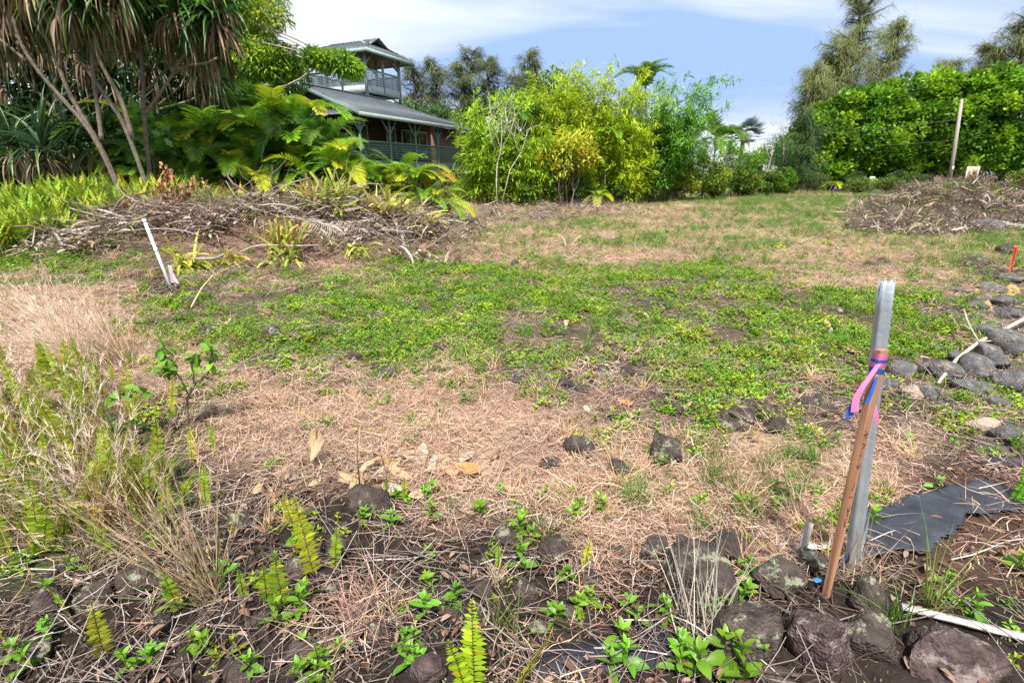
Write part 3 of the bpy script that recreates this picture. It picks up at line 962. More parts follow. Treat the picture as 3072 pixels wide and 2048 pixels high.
def broadleaf(name, label, cat, x, y, h, rx, K=60, n=120, L=.22, W=.13, col=(.07, .15, .02), group=None, z0=.12, cr=None, trunk=.16, bark=(.16, .13, .10), ry=None, mt=None,
              shape=None, droop=.6, stems=1, upb=.2, cvar=.22):
    root = thing(name, label, cat, onG(x, y), 0, group)
    ry = ry or rx
    c = np.array((0, 0, h * (z0 + (1 - z0) * .5))); r_ = np.array((rx, ry, h * (1 - z0) * .5))
    C, _ = pts_in(K, c, r_ * .82, .55) if shape is None else (np.array(shape, float), None)
    cr = cr or rx * .28
    Rr = np.stack([rng.uniform(.75, 1.3, len(C)) * cr] * 2 + [rng.uniform(.55, .95, len(C)) * cr], 1)
    mb = MB(); leafcloud(mb, C, Rr, n, L, W, col, cvar, .2, droop, .3, upb=upb)
    link('crown', mb.mesh('crown', mt or M_LEAF), root)
    mb = MB()
    top = np.array((0, 0, h * .45))
    for s in range(stems):
        b_ = np.array((rng.normal(0, .25 * (stems > 1)), rng.normal(0, .25 * (stems > 1)), -.1))
        t2 = top + rng.normal(0, rx * .15, 3)
        P = limb(b_, t2, 6, .06); tubes(mb, P, np.linspace(trunk, trunk * .55, 6)[None], 8, bark)
        for i in rng.choice(len(C), min(12 // stems + 4, len(C)), False):
            Q = limb(P[rng.integers(2, 6)], C[i], 5, .1); tubes(mb, Q, np.linspace(trunk * .4, trunk * .08, 5)[None], 5, bark, cap=False)
    link('trunk', mb.mesh('trunk', M_BARK, True), root)
    return root


def casuarina(label, x, y, h, rx, nbr=46, ns=60, lean=(0, 0), col=(.115, .135, .055), z0=.2, group='ironwood trees beyond the lot', L=1.5):
    root = thing('ironwood_tree', label, 'tree', onG(x, y), 0, group)
    mb = MB(); top = np.array((lean[0], lean[1], h))
    T_ = limb((0, 0, -.1), top, 8, .03); tubes(mb, T_, np.linspace(h * .018, h * .003, 8)[None], 7, (.17, .15, .13))
    cm = MB()
    for i in range(nbr):
        f = z0 + (1 - z0) * (i + rng.random()) / nbr
        p = np.array([np.interp(f * 7, range(8), T_[:, k_]) for k_ in range(3)])
        a_ = rng.uniform(0, 6.283); ln = rx * (1.15 - f) ** .55 * rng.uniform(.25, 1.15)
        q = p + np.array((math.cos(a_) * ln, math.sin(a_) * ln, ln * rng.uniform(.15, .8)))
        Pb = limb(p, q, 6, .07); tubes(mb, Pb, np.linspace(h * .005, h * .0012, 6)[None], 4, (.16, .14, .12), cap=False)
        m_ = int(ns * rng.uniform(.7, 1.3))
        t_ = rng.uniform(.08, 1.0, m_)
        b_ = np.stack([np.interp(t_ * 5, range(6), Pb[:, k_]) for k_ in range(3)], 1) + rng.normal(0, .14 + ln * .04, (m_, 3))
        d = nrm(np.stack([math.cos(a_) * .8 + rng.normal(0, .4, m_), math.sin(a_) * .8 + rng.normal(0, .4, m_), rng.uniform(-.6, .5, m_)], 1))
        cf = (1 + rng.normal(0, .2)) * (1 + rng.normal(0, .15, (m_, 1)))
        ribbons(cm, b_, d, L * rng.uniform(.4, 1.1, m_), .045, 2, rng.uniform(1.3, 3.2, m_), np.clip(np.asarray(col) * cf, .01, .5), 'strap')
    link('crown', cm.mesh('crown', M_LEAF), root)
    link('trunk', mb.mesh('trunk', M_BARK, True), root)


def bamboo(label, x, y, h, sp, nc=26, nl=260, col=(.22, .27, .03), culm=(.40, .33, .07), arch=.35, wind=(0, 0), L=.3, group='bamboo clumps at the edge of the lot', low=.15):
    root = thing('bamboo_clump', label, 'bamboo', onG(x, y), 0, group)
    cm = MB()
    for i in range(nc):
        a_ = rng.uniform(0, 6.283); r0 = sp * .28 * math.sqrt(rng.random())
        b_ = np.array((math.cos(a_) * r0, math.sin(a_) * r0, -.05))
        hh = h * rng.uniform(.45, 1.05)
        out = np.array((math.cos(a_), math.sin(a_), 0)) * rng.uniform(.1, 1) * sp * .8 + np.array((*wind, 0)) * hh / h
        t_ = np.linspace(0, 1, 8)[:, None]
        P = b_ + np.array((0, 0, 1)) * hh * (t_ - .12 * arch * t_ ** 3) + out * t_ ** 2.2
        rr = np.linspace(.022, .004, 8) * rng.uniform(.7, 1.2)
        c = np.array(culm) * rng.uniform(.7, 1.15)
        mb = MB(); tubes(mb, P, rr[None], 5, c); link('culm', mb.mesh('culm', M_GLEAF, True), root)
        m_ = int(nl * rng.uniform(.6, 1.3))
        q = rng.uniform(low, 1, m_)
        base = np.stack([np.interp(q * 7, range(8), P[:, k_]) for k_ in range(3)], 1)
        nb = max(5, m_ // 14)                                # leaf sprays on side branches
        bi = rng.integers(0, nb, m_); bq = rng.uniform(low, 1, nb)
        bb = np.stack([np.interp(bq * 7, range(8), P[:, k_]) for k_ in range(3)], 1)
        bd = nrm(np.stack([rng.normal(0, 1, nb), rng.normal(0, 1, nb), rng.uniform(-.1, .8, nb)], 1)) * rng.uniform(.25, 1.0, (nb, 1))
        base = bb[bi] + bd[bi] * rng.uniform(.3, 1, (m_, 1)) + rng.normal(0, .08, (m_, 3))
        d = nrm(bd[bi] + rng.normal(0, .45, (m_, 3)) + (0, 0, -.15))
        f = np.clip((1 + rng.normal(0, .14)) * (1 + rng.normal(0, .12, nb))[bi] * (1 + rng.normal(0, .15, m_)), .5, 1.6)[:, None]
        Ls = L * rng.uniform(.6, 1.2, m_)
        ribbons(cm, base, d, Ls, Ls * .17, 2, rng.uniform(.5, 1.6, m_), np.clip(np.asarray(col) * f, .01, .8), 'leaf')
    link('foliage', cm.mesh('foliage', M_LEAF), root)
    return root


def frond_mesh(nm, L, nl, ll, lw, col, colt, droop, arch, vup=.5, seg=3, mt=None, taper=.35, start=.14, rach=(.30, .30, .06), fan=.6):
    """a feather leaf: from the origin, leaning out along +X and arching over"""
    mb = MB()
    n = 10
    d = np.array((.55, 0, 1.0)); d /= np.linalg.norm(d)
    p = np.zeros(3); P = [p]
    for i in range(n):
        p = p + d * L / n; P.append(p)
        d = d + np.array((.035 * arch, 0, -.21 * arch)); d /= np.linalg.norm(d)
    P = np.array(P); wv = rng.normal(0, .02)
    P[:, 1] += wv * L * np.linspace(0, 1, n + 1) ** 2
    tubes(mb, P, np.linspace(.012, .003, n + 1)[None] * L / 1.8, 4, rach, cap=False)
    T_ = np.gradient(P, axis=0); T_ = nrm(T_)
    t_ = np.linspace(start, 1, nl)
    b_ = np.stack([np.interp(t_ * n, range(n + 1), P[:, k_]) for k_ in range(3)], 1)
    tt = nrm(np.stack([np.interp(t_ * n, range(n + 1), T_[:, k_]) for k_ in range(3)], 1))
    for s in (-1, 1):
        sd = np.tile((0, s, 0), (nl, 1)).astype(float)
        up = nrm(np.cross(tt, sd)) * s
        up = np.where(up[:, 2:3] < 0, -up, up)
        d = nrm(sd + tt * (fan + .9 * t_[:, None] ** 2) + up * vup + rng.normal(0, .05, (nl, 3)))
        ln = ll * np.clip(np.sin(math.pi * (.12 + .80 * t_)) ** .6, taper, 1) * rng.uniform(.9, 1.08, nl)
        w_ = (np.asarray(col)[None] * (1 - t_[:, None]) + np.asarray(colt)[None] * t_[:, None]) * (1 + rng.normal(0, .10, (nl, 1)))
        ribbons(mb, b_, d, ln, lw, seg, droop, np.clip(w_, .004, .9), 'strap', side=nrm(np.cross(d, up)), tipcol=np.clip(w_ * (1.25, 1.1, .8), 0, .9))
    return mb.mesh(nm, mt or M_GLEAF)

# ------------------------------------------------------------ areca palm hedge in front of the house
GRN, YGR, YEL, ORA, DGR = (.095, .26, .028), (.20, .40, .028), (.48, .50, .025), (.56, .34, .02), (.05, .16, .045)
FR = {}
for key, c0, c1 in (('dark', DGR, GRN), ('green', GRN, (.11, .20, .025)), ('lime', (.13, .30, .025), YGR), ('yellow', YGR, YEL), ('orange', (.30, .26, .02), ORA)):
    FR[key] = [frond_mesh('frond', 1.75, 30,   .52, .052, c0, c1, rng.uniform(.5, 1.0), rng.uniform(.75, 1.35), rng.uniform(.35, .7)) for _ in range(4)]


def areca(u, Y, vtop, mix, n=24, label=None, spread=1.0):
    base = at(u, 660, Y)
    top = at(u, vtop, Y).z
    base = onG(base.x, Y)
    h = (top - base.z) * (1.1 if u < 1000 else .80)
    root = thing('areca_palm', label, 'palm', base, 0, 'areca palms hedging the house')
    ns = int(rng.integers(5, 8)); tips = []
    for s in range(ns):
        a_ = rng.uniform(0, 6.283); q = .35 * math.sqrt(rng.random())
        b_ = np.array((math.cos(a_) * q, math.sin(a_) * q, -.05))
        t_ = b_ + np.array((math.cos(a_) * .5 * spread, math.sin(a_) * .5 * spread, h * rng.uniform(.18, .80)))
        P = limb(b_, t_, 6, .04); tips.append(P[-1])
        mb = MB(); tubes(mb, P, np.linspace(.045, .03, 6)[None], 6, jit((.20, .20, .08), 1, .2)[0]); link('stem', mb.mesh('stem', M_BARK, True), root)
    for i in range(int(n * (1.7 if Y < 19.5 else 1.1))):
        t_ = tips[i % ns]
        key = rng.choice(list(mix), p=np.array(list(mix.values())) / sum(mix.values()))
        me = FR[key][rng.integers(0, 4)]
        az = rng.normal(-1.57, 1.0) if rng.random() < .7 else rng.uniform(0, 6.283)
        lean = rng.uniform(-.4, .65) * spread
        sc = rng.uniform(.8, 1.25) * min(1.05, .5 + h * .13)
        z = rng.uniform(.06, .62) * h if (rng.random() < .6 and Y < 19.5) else t_[2]
        link('frond', me, root, (t_[0], t_[1], max(z, .15)), (rng.normal(0, .12), lean, az), sc)


G1 = {'dark': 1.2, 'green': 4.5, 'lime': 4, 'yellow': 1.1}
G2 = {'dark': 1, 'green': 2.5, 'lime': 3.5, 'yellow': 3, 'orange': .4}
G3 = {'green': 1.5, 'lime': 3, 'yellow': 4, 'orange': .8}
for u, Y, v, mx, n in ((490, 17.6, 345, G1, 26), (565, 18.4, 318, G1, 30), (640, 17.8, 330, G2, 28), (715, 18.6, 315, G1, 30), (795, 17.9, 335, G1, 28), (870, 18.6, 320, G1, 30), (945, 18.3, 345, G1, 30),
                       (1015, 18.0, 370, G2, 28), (1085, 18.3, 395, G2, 28), (1150, 17.9, 425, G3, 28), (1215, 18.0, 465, G3, 28), (1262, 17.8, 520, G3, 22),
                       (520, 16.4, 440, G2, 16), (610, 16.2, 450, G2, 16), (700, 16.3, 440, G2, 16), (800, 16.2, 450, G2, 16), (890, 16.4, 445, G2, 16), (980, 16.4, 460, G2, 16),
                       (600, 20.3, 305, G1, 26), (690, 20.6, 300, G1, 26), (780, 20.5, 302, G1, 26), (880, 20.6, 300, G1, 26), (960, 20.4, 310, G1, 26), (1040, 20.2, 360, G1, 24)):
    ORD = ['first', 'second', 'third', 'fourth', 'fifth', 'sixth', 'seventh', 'eighth', 'ninth']
    CNT = globals().setdefault('CNT', {}); kk = 'g' if mx is G3 else 'b' if Y > 19.5 else 'l' if Y < 17 else 'f'; CNT[kk] = CNT.get(kk, -1) + 1
    lab = ('golden yellow areca palm, %s of the golden ones counting towards the bamboo' if kk == 'g' else
           'dark green areca palm against the house, %s from the forked pandanus' if kk == 'b' else 'low bushy areca palm just behind the cuttings heap, %s from the forked pandanus' if kk == 'l' else 'green areca palm with yellowing fronds in the hedge front, %s from the forked pandanus') % ORD[CNT[kk]]
    areca(u, Y, v, mx, n, lab)

# ------------------------------------------------------------ pandanus trees
BK = (.17, .14, .108)


def rosette(mb, dead, c, ax, n=70, L=1.25, W=.065, col=(.045, .12, .028), nd=40, r=None):
    """a head of long strap leaves, with a skirt of dead ones hanging below"""
    ax = nrm(np.asarray(ax, float))
    d = nrm(rng.normal(0, 1, (n, 3)) + ax * rng.uniform(-.1, 2.2, (n, 1)))
    cc = np.clip(np.asarray(col) * (1 + rng.normal(0, .3, (n, 1))) * np.where(rng.random((n, 1)) < .22, (2.6, 1.9, 1.2), (1, 1, 1)), .01, .6)
    ribbons(mb, np.asarray(c) + d * .06, d, L * rng.uniform(.6, 1.15, n), W, 6, rng.uniform(.8, 2.4, n), cc, 'strap', fold=.5, tipcol=cc * (1.5, 1.3, .9))
    if nd:
        d = nrm(rng.normal(0, 1, (nd, 3)) * (1, 1, .3) + (0, 0, -.5))
        c2 = np.array([(.30, .21, .13), (.20, .13, .08), (.38, .28, .18), (.13, .09, .06)])[rng.integers(0, 4, nd)]
        ribbons(dead, np.asarray(c) - ax * rng.uniform(0, .35, (nd, 1)), d, L * rng.uniform(.45, .95, nd), W * .8, 5, rng.uniform(2.5, 5, nd), c2, 'strap', fold=.5)


def pandanus(label, Y, lines, heads, n=75, rad=.054, col=(.045, .12, .028)):
    b0 = at(*lines[0][0], Y); base = onG(b0.x, Y)
    root = thing('pandanus_tree', label, 'tree', base, 0, 'pandanus trees beside the palms')
    o = np.array(base)
    for li, ln in enumerate(lines):
        yo = rng.uniform(-.5, .5) if li else 0
        P = np.array([np.array(at(u, v, Y + (yo * k_ / len(ln)))) for k_, (u, v) in enumerate(ln)]) - o
        if li == 0 or ln[0][1] > 430:
            P[0, 2] = -.15
        t_ = np.linspace(0, len(P) - 1, len(P) * 3)
        Q = np.stack([np.interp(t_, range(len(P)), P[:, k_]) for k_ in range(3)], 1)
        for _ in range(2): Q[1:-1] = (Q[:-2] + Q[1:-1] * 2 + Q[2:]) / 4
        rr = np.linspace(1, .68, len(Q)) * rad * (1 if ln[0][1] > 360 else .72) * (1 + .06 * np.sin(np.arange(len(Q)) * 2.1))
        mb = MB(); tubes(mb, Q, rr[None], 9, jit(BK, 1, .12)[0]); link('trunk' if ln[0][1] > 360 else 'limb', mb.mesh('trunk', M_BARK, True), root)
    for (u, v, dy) in heads:
        c = np.array(at(u, v, Y + dy)) - o
        mb = MB(); dd = MB()
        rosette(mb, dd, c, (rng.normal(0, .4), rng.normal(0, .4) - .2, 1), n, col=col)
        hd = link('leaf_head', mb.mesh('leaf_head', M_GLEAF), root)
        link('dead_leaf_skirt', dd.mesh('dead_leaf_skirt', M_STRAW), hd)


pandanus('leaning pandanus tree with many pale trunks over the fern bank', 13.2,
         [[(360, 505), (300, 430), (215, 300), (180, 210), (160, 160), (125, 80), (90, 0)], [(182, 205), (178, 150), (188, 90), (205, 30), (205, 0)],
          [(352, 500), (290, 410), (190, 300), (110, 210), (60, 130), (40, 50)], [(80, 185), (40, 150), (0, 118), (-60, 80)],
          [(305, 420), (300, 370), (285, 270), (275, 180), (280, 100), (270, 40)], [(425, 445), (380, 380), (325, 300), (270, 220), (230, 170), (215, 90)],
          [(400, 420), (370, 310), (330, 240), (295, 180), (285, 110), (300, 40)], [(150, 130), (90, 50), (50, -20)]],
         [(30, 0, .3), (100, -60, -.3), (165, -20, .4), (205, -10, -.4), (285, 20, .1), (270, -90, .6), (345, -20, -.2), (20, -90, 0), (-70, 30, .4), (-20, 70, .9), (150, -110, .5), (240, 60, 1.0), (60, 60, 1.2), (120, 30, 1.4), (330, -110, -.4), (310, 50, 1.3)])
pandanus('upright pandanus tree forking low beside the palms', 14.2,
         [[(430, 470), (428, 340), (432, 250), (420, 150), (415, 80), (410, 0)], [(430, 350), (480, 280), (515, 230), (540, 180), (570, 150)], [(515, 225), (560, 196), (620, 192), (650, 175)],
          [(437, 275), (480, 230), (520, 185), (560, 120)], [(420, 170), (375, 130), (340, 70)], [(430, 130), (470, 95), (530, 60)]],
         [(410, 0, 0), (350, 30, .6), (470, -40, .2), (530, 30, -.2), (570, 90, .3), (560, 60, .9), (640, 60, .1), (620, -40, .3), (660, 0, .6), (455, 40, .9), (560, -110, 0), (440, -120, .4), (600, 130, .6), (510, -90, .9), (500, 100, 1.4), (390, 90, 1.5), (650, 140, .9)])
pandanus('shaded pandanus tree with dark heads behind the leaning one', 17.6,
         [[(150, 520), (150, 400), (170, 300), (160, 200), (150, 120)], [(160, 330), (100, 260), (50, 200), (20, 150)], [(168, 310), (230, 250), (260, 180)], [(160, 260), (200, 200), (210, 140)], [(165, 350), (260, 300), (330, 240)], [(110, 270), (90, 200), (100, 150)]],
         [(20, 150, 0), (60, 190, .5), (100, 140, .3), (150, 110, 0), (150, 190, .8), (215, 140, .2), (260, 180, -.3), (235, 240, .6), (330, 240, 0), (310, 170, .6), (20, 250, .4), (110, 260, .8), (290, 290, .9), (190, 300, .9)], 70, .06, (.025, .065, .025))  # leaf green darkened so the colour itself carries the shade, as a silhouette
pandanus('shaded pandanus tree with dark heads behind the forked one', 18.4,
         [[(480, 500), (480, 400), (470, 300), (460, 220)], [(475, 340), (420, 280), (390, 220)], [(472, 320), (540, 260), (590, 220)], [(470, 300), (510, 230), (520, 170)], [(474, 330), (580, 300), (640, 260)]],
         [(460, 200, 0), (390, 200, .3), (420, 160, .8), (590, 210, 0), (520, 160, .4), (640, 250, .2), (560, 260, .9), (500, 260, .9), (400, 290, .8), (350, 300, .9), (610, 170, .9), (440, 260, .5)], 70, .06, (.025, .065, .025))  # shade put into the leaf colour here too, darker than the front pandanus
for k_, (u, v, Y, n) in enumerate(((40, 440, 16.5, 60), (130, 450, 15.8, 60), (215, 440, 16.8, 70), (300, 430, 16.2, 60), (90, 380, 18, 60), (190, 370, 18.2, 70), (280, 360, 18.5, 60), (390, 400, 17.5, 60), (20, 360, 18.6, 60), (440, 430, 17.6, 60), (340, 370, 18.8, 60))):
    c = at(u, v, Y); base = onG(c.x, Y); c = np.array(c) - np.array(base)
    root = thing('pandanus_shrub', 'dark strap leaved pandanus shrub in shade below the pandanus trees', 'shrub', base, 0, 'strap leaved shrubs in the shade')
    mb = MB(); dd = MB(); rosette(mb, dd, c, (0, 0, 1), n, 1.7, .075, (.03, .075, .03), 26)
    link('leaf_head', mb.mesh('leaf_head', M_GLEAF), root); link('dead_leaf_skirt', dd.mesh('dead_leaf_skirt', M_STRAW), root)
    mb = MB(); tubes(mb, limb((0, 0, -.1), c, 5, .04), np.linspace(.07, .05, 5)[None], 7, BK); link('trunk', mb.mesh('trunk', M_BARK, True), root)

# dark trees behind the pandanus
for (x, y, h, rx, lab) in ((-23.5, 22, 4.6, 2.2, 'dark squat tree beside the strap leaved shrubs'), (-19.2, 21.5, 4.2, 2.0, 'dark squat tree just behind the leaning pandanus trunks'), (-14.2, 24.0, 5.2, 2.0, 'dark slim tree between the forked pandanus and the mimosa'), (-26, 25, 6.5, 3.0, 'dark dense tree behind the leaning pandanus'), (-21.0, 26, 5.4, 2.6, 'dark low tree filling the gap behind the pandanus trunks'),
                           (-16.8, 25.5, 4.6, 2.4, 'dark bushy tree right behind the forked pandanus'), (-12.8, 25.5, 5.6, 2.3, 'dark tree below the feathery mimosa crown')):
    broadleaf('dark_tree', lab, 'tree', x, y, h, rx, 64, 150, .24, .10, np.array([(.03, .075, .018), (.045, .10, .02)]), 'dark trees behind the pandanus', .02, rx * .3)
broadleaf('sunlit_shrub', 'sunlit yellow green shrub glimpsed between the pandanus trunks', 'shrub', -14.6, 22.5, 3.2, 1.5, 26, 130, .2, .09, (.22, .26, .03), None, .05)
broadleaf('heart_leaf_vine', 'broad heart leaved green shrub at the fern bank edge', 'shrub', -17.2, 14.6, 2.4, 1.5, 22, 40, .34, .30, (.06, .17, .03), None, .1, mt=M_GLEAF)
broadleaf('heart_leaf_vine', 'small pale heart leaved sapling between pandanus and palms', 'shrub', at(472, 500, 14.6).x, 14.6, 2.3, .45, 8, 14, .26, .22, (.13, .30, .05), None, .55, .3, .02, mt=M_GLEAF)

# feathery mimosa tree in front of the tower
def mimosa():
    Y = 22.5; base = onG(at(765, 600, Y).x, Y); o = np.array(base)
    root = thing('mimosa_tree', 'light green feathery leaved tree with pink blossoms beside the tower', 'tree', base)
    C = []; Rr = []
    for (u, v, dy, rx, rz) in ((700, 10, 0, 1.2, .35), (770, 15, .6, 1.2, .35), (800, 50, -.3, .9, .3), (700, 55, .4, 1.1, .35), (760, 75, .2, .9, .3), (680, 90, .8, .9, .3),
                               (700, 135, -.2, .8, .28), (770, 125, .1, .9, .3), (690, 175, .1, .9, .3), (745, 165, -.5, 1.0, .3), (800, 155, -.3, .9, .3), (855, 170, 0, .8, .28), (870, 200, .1, .7, .25),
                               (820, 205, -.2, .9, .3), (750, 205, -.4, .9, .3), (690, 225, .2, .9, .3), (800, 250, .5, 1.0, .35), (870, 240, .5, .8, .3), (720, 265, .6, 1.0, .35), (660, 250, .8, .8, .3),
                               (520, 285, -.5, .8, .25), (570, 280, -.3, .8, .28), (620, 290, 0, .8, .28), (650, 300, .2, .7, .25), (975, 180, -1.2, .55, .2), (1020, 190, -1.2, .6, .24), (1055, 208, -1.2, .4, .18), (940, 170, -1.2, .3, .15),
                               (780, -40, .3, 1.3, .4), (690, -50, .3, 1.2, .4), (640, 20, .8, 1.0, .35)):
        C.append(np.array(at(u, v, Y + dy)) - o); Rr.append((rx, rx, rz * 1.5))
    mb = MB(); leafcloud(mb, C, np.array(Rr), 800, .26, .055, np.array([(.22, .38, .03), (.30, .46, .035), (.16, .30, .03)]), .18, .18, 1.5, .3, 2, outw=.9, upb=.1)
    link('crown', mb.mesh('crown', M_LEAF), root)
    fb = MB(); n = 90
    p, d = pts_in(n, np.array(C)[rng.integers(0, 24, n)], np.array(Rr)[0] * .9, .8); p[:, 2] += .12
    for i in range(n):
        V, T = ico(1); fb.add(V * rng.uniform(.05, .08) + p[i], None, T, (.75, .42, .36))
    tag(link('blossoms', fb.mesh('blossoms', M_LEAF), root), kind='stuff')
    mb = MB(); def_l = lambda pts: np.array([np.array(at(*q)) for q in pts]) - o
    tk = def_l([(765, 560, Y), (768, 420, Y), (765, 268, Y), (738, 115, Y), (722, 60, Y), (704, 0, Y)]); tk[0, 2] = -.1
    tubes(mb, tk, np.linspace(.16, .05, 6)[None], 8, (.30, .27, .22))
    tubes(mb, def_l([(766, 300, Y), (850, 262, Y - .5), (900, 238, Y - 1), (950, 200, Y - 1.2), (985, 185, Y - 1.2)]), np.linspace(.06, .02, 5)[None], 6, (.34, .28, .22))
    for i in range(0, len(C)):
        tubes(mb, limb(tk[int(rng.integers(2, 5))], C[i], 5, .08), np.linspace(.05, .012, 5)[None], 5, (.28, .25, .2), cap=False)
    link('trunk', mb.mesh('trunk', M_BARK, True), root)


mimosa()

# ------------------------------------------------------------ bamboo and its neighbours
YB, LB_, GB = (.37, .48, .022), (.31, .47, .03), (.16, .36, .04)
for (u, Y, v, sp, col, nc, nl, wd, lab) in (
        (1445, 27.5, 300, 1.3, LB_, 26, 150, (.1, 0), 'pale lime bamboo clump with white canes beside the house'),
        (1530, 28.4, 265, 1.6, LB_, 24, 150, (0, 0), 'lime bamboo clump between the white dead tree and the tall bamboo'),
        (1640, 28.6, 205, 1.8, YB, 28, 170, (0, 0), 'tall golden bamboo clump behind the yellow leaved shrub'),
        (1740, 29.5, 168, 1.8, YB, 30, 180, (.2, 0), 'tallest golden bamboo clump rising in the middle'),
        (1850, 29.6, 205, 1.7, YB, 28, 170, (.2, 0), 'golden bamboo clump beside the green bamboo'),
        (1950, 30.5, 235, 1.6, LB_, 24, 150, (.2, 0), 'green yellow bamboo clump touching the arching green bamboo'),
        (1600, 27.3, 370, 1.4, LB_, 22, 120, (0, 0), 'low lime bamboo clump at the front of the golden ones'),
        (1735, 28.2, 330, 1.5, YB, 24, 130, (0, 0), 'low golden bamboo clump just behind the yellow leaved shrub'),
        (1890, 28.6, 340, 1.5, YB, 22, 130, (0, 0), 'low golden bamboo clump beside the arching green bamboo foot'),
        (2020, 30.5, 190, 2.4, GB, 34, 190, (1.5, 0), 'arching green bamboo clump leaning over open sky'),
        (1385, 29.0, 480, .7, LB_, 12, 90, (0, 0), 'short fine leaved bamboo against the house deck')):
    b_ = at(u, v, Y)
    bamboo(lab, b_.x * .985, Y, b_.z * (1.0 if v < 400 else .9), sp * 1.15, int(nc * 1.15), int(nl * 2.5), col, (.46, .36, .05) if col is not GB else (.16, .20, .06), .35, wd, .34 if v < 400 else .22, low=.3 if col is GB else .12)
sh = lambda u, Y, v0, v1, rx, **k: dict(x=at(u, 560, Y).x, y=Y, h=at(u, v0, Y).z, rx=rx, **k)


def shrub(name, label, u, Y, v0, rx, col, K=26, n=110, L=.14, W=.06, group='shrubs along the far edge', **kw):
    return broadleaf(name, label, 'shrub', at(u, 560, Y).x, Y, at(u, v0, Y).z * 1.12, rx, K, n, L, W, col, group, kw.pop('z0', .04), kw.pop('cr', None), kw.pop('trunk', .04), stems=kw.pop('stems', 4), **kw)


shrub('yellow_shrub', 'shrub with golden yellow pinnate leaves before the bamboo', 1700, 26.6, 400, 1.5, np.array([(.56, .54, .04), (.44, .52, .04), (.56, .48, .06), (.38, .48, .04)]), 20, 70, .26, .085, None, z0=.38, droop=1.0, cr=.55, ry=1.0)
for (u, Y, v0, rx, c, lab) in ((1580, 26.8, 540, .8, (.16, .26, .025), 'low green shrub at the foot of the lime bamboo'), (1480, 26.8, 555, .5, (.2, .28, .02), 'tiny bright shrub by the white dead tree'), (1760, 27.2, 545, .9, (.08, .17, .025), 'low dark shrub at the foot of the tallest bamboo'),
                          (1860, 28.4, 550, .8, (.06, .15, .025), 'low dark fern like shrub at the foot of the golden bamboo'), (1640, 26.9, 560, .6, (.13, .22, .02), 'small leafy shrub below the yellow leaved shrub')):
    shrub('undergrowth_shrub', lab, u, Y, v0, rx, c, 18, 90, .2, .08, 'undergrowth below the bamboo')


def dead_tree(label, Y, lines, r0=.034, col=(.55, .52, .47)):
    b0 = at(*lines[0][0], Y); base = onG(b0.x, Y); o = np.array(base)
    root = thing('bare_tree', label, 'bare tree', base)
    tb = MB()
    for li, ln in enumerate(lines):
        P = np.array([np.array(at(u, v, Y + (0 if li == 0 else rng.normal(0, .2) * k_))) for k_, (u, v) in enumerate(ln)]) - o
        if li == 0: P[0, 2] = -.1
        rr = np.linspace(r0 if li == 0 else r0 * .5, .009, len(P))
        mb = MB(); tubes(mb, P, rr[None], 7, col); br = link('trunk' if li == 0 else 'branch', mb.mesh('trunk', M_WOOD, True), root)
        for i in range(12 if li else 6):                     # fine twigs
            p = P[rng.integers(len(P) // 2, len(P))]
            tubes(tb, limb(p, p + np.array((rng.normal(0, .35), rng.normal(0, .3), rng.uniform(.2, .9))), 4, .1), np.linspace(.012, .004, 4)[None], 3, col, cap=False)
    tag(link('twigs', tb.mesh('twigs', M_WOOD), root), kind='stuff')


dead_tree('white ringed bare trunk branching before the lime bamboo', 26.0, [[(1491, 612), (1489, 540), (1492, 490), (1502, 455), (1506, 400), (1503, 335)], [(1502, 455), (1530, 400), (1545, 350)], [(1495, 470), (1475, 420), (1465, 370)], [(1506, 420), (1520, 370), (1516, 330)], [(1500, 440), (1485, 390), (1470, 330)]])
dead_tree('pale leaning bare stem beside the ringed white trunk', 26.3, [[(1500, 560), (1530, 510), (1565, 455), (1578, 410), (1582, 390)], [(1560, 462), (1545, 425), (1560, 395)]], .03)


def feather_palm(name, label, u, Y, vc, keys, n=14, sc=1.6, lean=(-.2, .9), trunk=.11, group=None, tc=(.28, .25, .2)):
    c = at(u, vc, Y); base = onG(c.x, Y); h = c.z - base.z
    root = thing(name, label, 'palm', base, 0, group)
    mb = MB(); P = limb((rng.normal(0, .3), 0, -.1), (0, 0, h), 7, .02); tubes(mb, P, np.linspace(trunk, trunk * .7, 7)[None], 8, tc); link('trunk', mb.mesh('trunk', M_BARK, True), root)
    for i in range(n):
        me = FR[keys[rng.integers(0, len(keys))]][rng.integers(0, 4)]
        link('frond', me, root, (0, 0, h), (rng.normal(0, .1), rng.uniform(*lean), i * 2.4 + rng.normal(0, .2)), sc * rng.uniform(.85, 1.1))


feather_palm('coconut_palm', 'coconut palm top showing above the golden bamboo', 1935, 42, 275, ['dark', 'green'], 12, 1.7, (-.75, .1))
feather_palm('coconut_palm', 'coconut palm beside the silver fan palm', 2150, 56, 420, ['green', 'lime'], 14, 2.3)
feather_palm('areca_palm', 'golden palm arching out of the bamboo', 1815, 28.4, 420, ['yellow', 'lime', 'lime'], 10, .95, (-.2, .7), .04)
feather_palm('areca_palm', 'small dark palm between lime and golden bamboo', 1570, 28.0, 370, ['dark', 'green'], 7, .9, (-.3, .2), .05)
feather_palm('young_palm', 'low golden palm at the foot of the golden bamboo', 1790, 26.6, 590, ['yellow', 'orange'], 7, .65, (.2, 1.0), .05)
feather_palm('young_palm', 'small bright green palm on the verge left of the plumeria bushes', 2495, 46, 560, ['lime', 'yellow'], 7, .75, (-.2, .7), .05)
feather_palm('young_palm', 'small yellow palm tuft behind the round clipped bush', 2600, 46, 548, ['lime', 'yellow'], 7, .8, (-.2, .6), .05)
feather_palm('young_palm', 'small yellow palm beside the utility pole', 2808, 43, 565, ['yellow', 'lime'], 6, .6, (.1, .9), .05)


